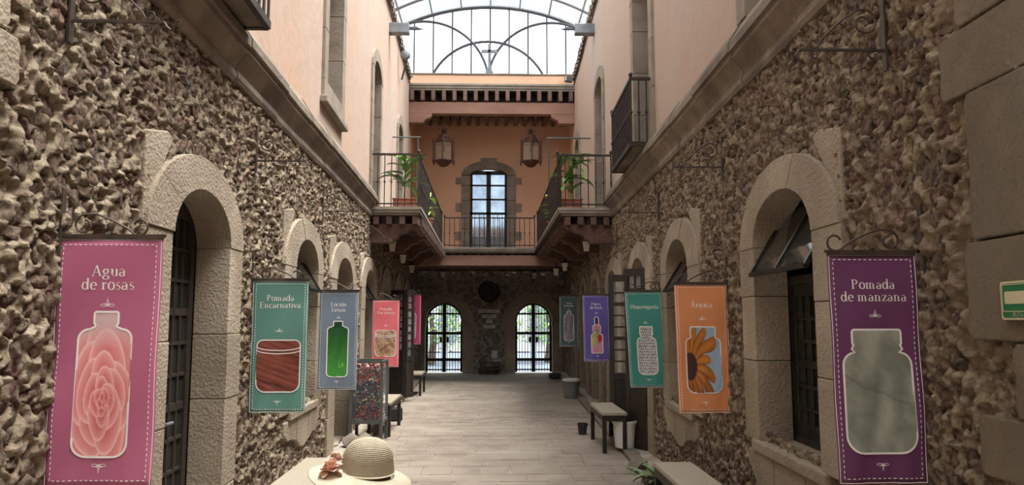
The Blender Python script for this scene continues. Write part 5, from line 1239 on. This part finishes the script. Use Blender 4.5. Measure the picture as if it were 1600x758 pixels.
so_ = b.modifiers.new('thickness', 'SOLIDIFY'); so_.thickness = .0025
mb = MB(); mb.tube([(TF @ Vector((.1015 * math.cos(a), .1015 * math.sin(a), .004)) + Vector((hx, hy, hz))) for a in [2 * PI * i / 40 for i in range(41)]], .004, 5); mb.build('hat_band', M['cloth_tie'], HT)
rq = random.Random(6)
for fx, fy, fz, sc, mt, npt in ((-.122, -.085, .020, 1.15, 'petal', 70), (-.118, -.02, .050, .85, 'petalpale', 40)):
    for k in range(npt):
        a = rq.uniform(0, 6.28); ev = rq.uniform(-.35, 1.45); rb = .020 * sc * rq.uniform(.2, 1.0); mb = MB()
        leaf_mb(mb, (hx + fx + rb * math.cos(a) * math.cos(ev), hy + fy + rb * math.sin(a) * math.cos(ev), hz + fz + rb * math.sin(ev)), a + rq.uniform(-.4, .4), ev + .35, .027 * sc * rq.uniform(.8, 1.1), .032 * sc, rq.uniform(.4, 1.3), 5); mb.build('petal', M[mt], HT, smooth=80, fixn=False)
for k in range(3): mb = MB(); leaf_mb(mb, (hx - .14, hy - .04 + .02 * k, hz - .002 + .008 * k), PI - .5 + .4 * k, .1, .06, .012, .5, 4); mb.build('ribbon_tail', M['cloth_tie'], HT, fixn=False)
# the child under the hat (below the picture edge)
PR = empty('person', (hx, hy, 0.006), 'small person standing with their back turned, under the straw hat', 'person')
def skin_body():
    me = bpy.data.meshes.new('body'); o = bpy.data.objects.new('body', me); C.objects.link(o); o.parent = PR
    v = [(0, 0, .56), (0, 0, .70), (0, 0, .84), (0, .0, .93), (0, .005, .98), (0, .01, 1.06)]; e = [(i, i + 1) for i in range(5)]; rad = [.085, .075, .085, .038, .065, .082]
    for sg in (-1, 1):
        n = len(v); v += [(sg * .055, 0, .50), (sg * .06, .0, .28), (sg * .06, -.005, .055), (sg * .065, .06, .03)]; rad += [.062, .043, .03, .026]; e += [(0, n), (n, n + 1), (n + 1, n + 2), (n + 2, n + 3)]
        n = len(v); v += [(sg * .11, 0, .87), (sg * .15, .0, .70), (sg * .16, .03, .55), (sg * .16, .04, .50)]; rad += [.034, .026, .019, .022]; e += [(2, n), (n, n + 1), (n + 1, n + 2), (n + 2, n + 3)]
        h = len(v) - 1
        for k in range(5): m_ = len(v); v += [(sg * (.15 + .004 * k), .02 + .012 * k, .475), (sg * (.15 + .003 * k), .018 + .013 * k, .445 + (.012 if k in (0, 4) else 0))]; rad += [.0075, .006]; e += [(h, m_), (m_, m_ + 1)]
    me.from_pydata(v, e, []); o.modifiers.new('skin', 'SKIN'); sk = me.skin_vertices[0].data
    for i, r_ in enumerate(rad): sk[i].radius = (r_, r_)
    sk[0].use_root = True; o.modifiers.new('sub', 'SUBSURF').levels = 1; me.materials.append(M['skin']); return o
skin_body()
mb = MB(); mb.lathe((hx, hy, 0), [(.19, .32), (.16, .45), (.115, .58), (.10, .66), (.11, .80), (.105, .87), (.06, .91)], 24, sy=.75); mb.build('dress', M['dress'], PR, smooth=60)
mb = MB(); mb.lathe((hx, hy - .01, 0), [(.06, .90), (.09, .97), (.098, 1.05), (.09, 1.11), (.05, 1.15), (.01, 1.165)], 20); mb.build('hair', M['hair'], PR, smooth=60)
for sg in (-1, 1): MB().box((hx + sg * .062, hy + .035, .03), (.062, .15, .045)).build('shoe', M['shoe'], PR, bevel=.015)

# ------------------------------------------------------------------ outside beyond the gates
mb = MB(); mb.box((0, 34, -.06), (34, 20, .1)); tag(mb.build('street', M['street']), 'bluish street paving outside beyond the gates', 'street', kind='structure')
B = empty('street_building', (2, 40, 0), 'pale building across the street, seen through the gates', 'building')
MB().box((0, 40, 4), (26, 1, 8)).build('wall', M['facade'], B)
for i in range(9): MB().box((-9.5 + i * 2.4, 39.45, 1.6), (.9, .08, 2.0)).build('window', M['tinmetal'], B)
def tree(x, y, h, seed, label):
    R = empty('tree', (x, y, 0), label, 'tree'); rq = random.Random(seed); MB().tube([(x, y, 0), (x + .1, y, h * .4), (x - .05, y, h * .75)], [.16, .12, .07], 8).build('trunk', M['bark'], R)
    mb = MB()
    for i in range(900):
        a = rq.uniform(0, 6.28); r_ = (rq.random() ** .5) * 1.5; z = h * .72 + rq.uniform(-1.3, 1.5); leaf_mb(mb, (x + r_ * math.cos(a), y + r_ * math.sin(a), z), rq.uniform(0, 6.28), rq.uniform(-.6, .8), rq.uniform(.14, .26), .1, .5, 2)
    o = mb.build('foliage', M['leaf'], R, fixn=False)
tree(-2.3, 28.5, 2.6, 1, 'leafy street tree beyond the left gate'); tree(2.3, 30.0, 2.9, 2, 'leafy street tree beyond the right gate'); tree(-.4, 31.0, 3.2, 3, 'street tree between the two gates, outside')
# added wall behind the camera, blocks level sky light so light comes from above
mb = MB(); mb.box((0, -6.2, 4.1), (5.2, .3, 8.2)); tag(mb.build('wall_rear_blocker', M['plaster']), 'added plaster wall behind the viewer, blocking light from that end', 'wall', kind='structure')
# floor kept outside the rooms
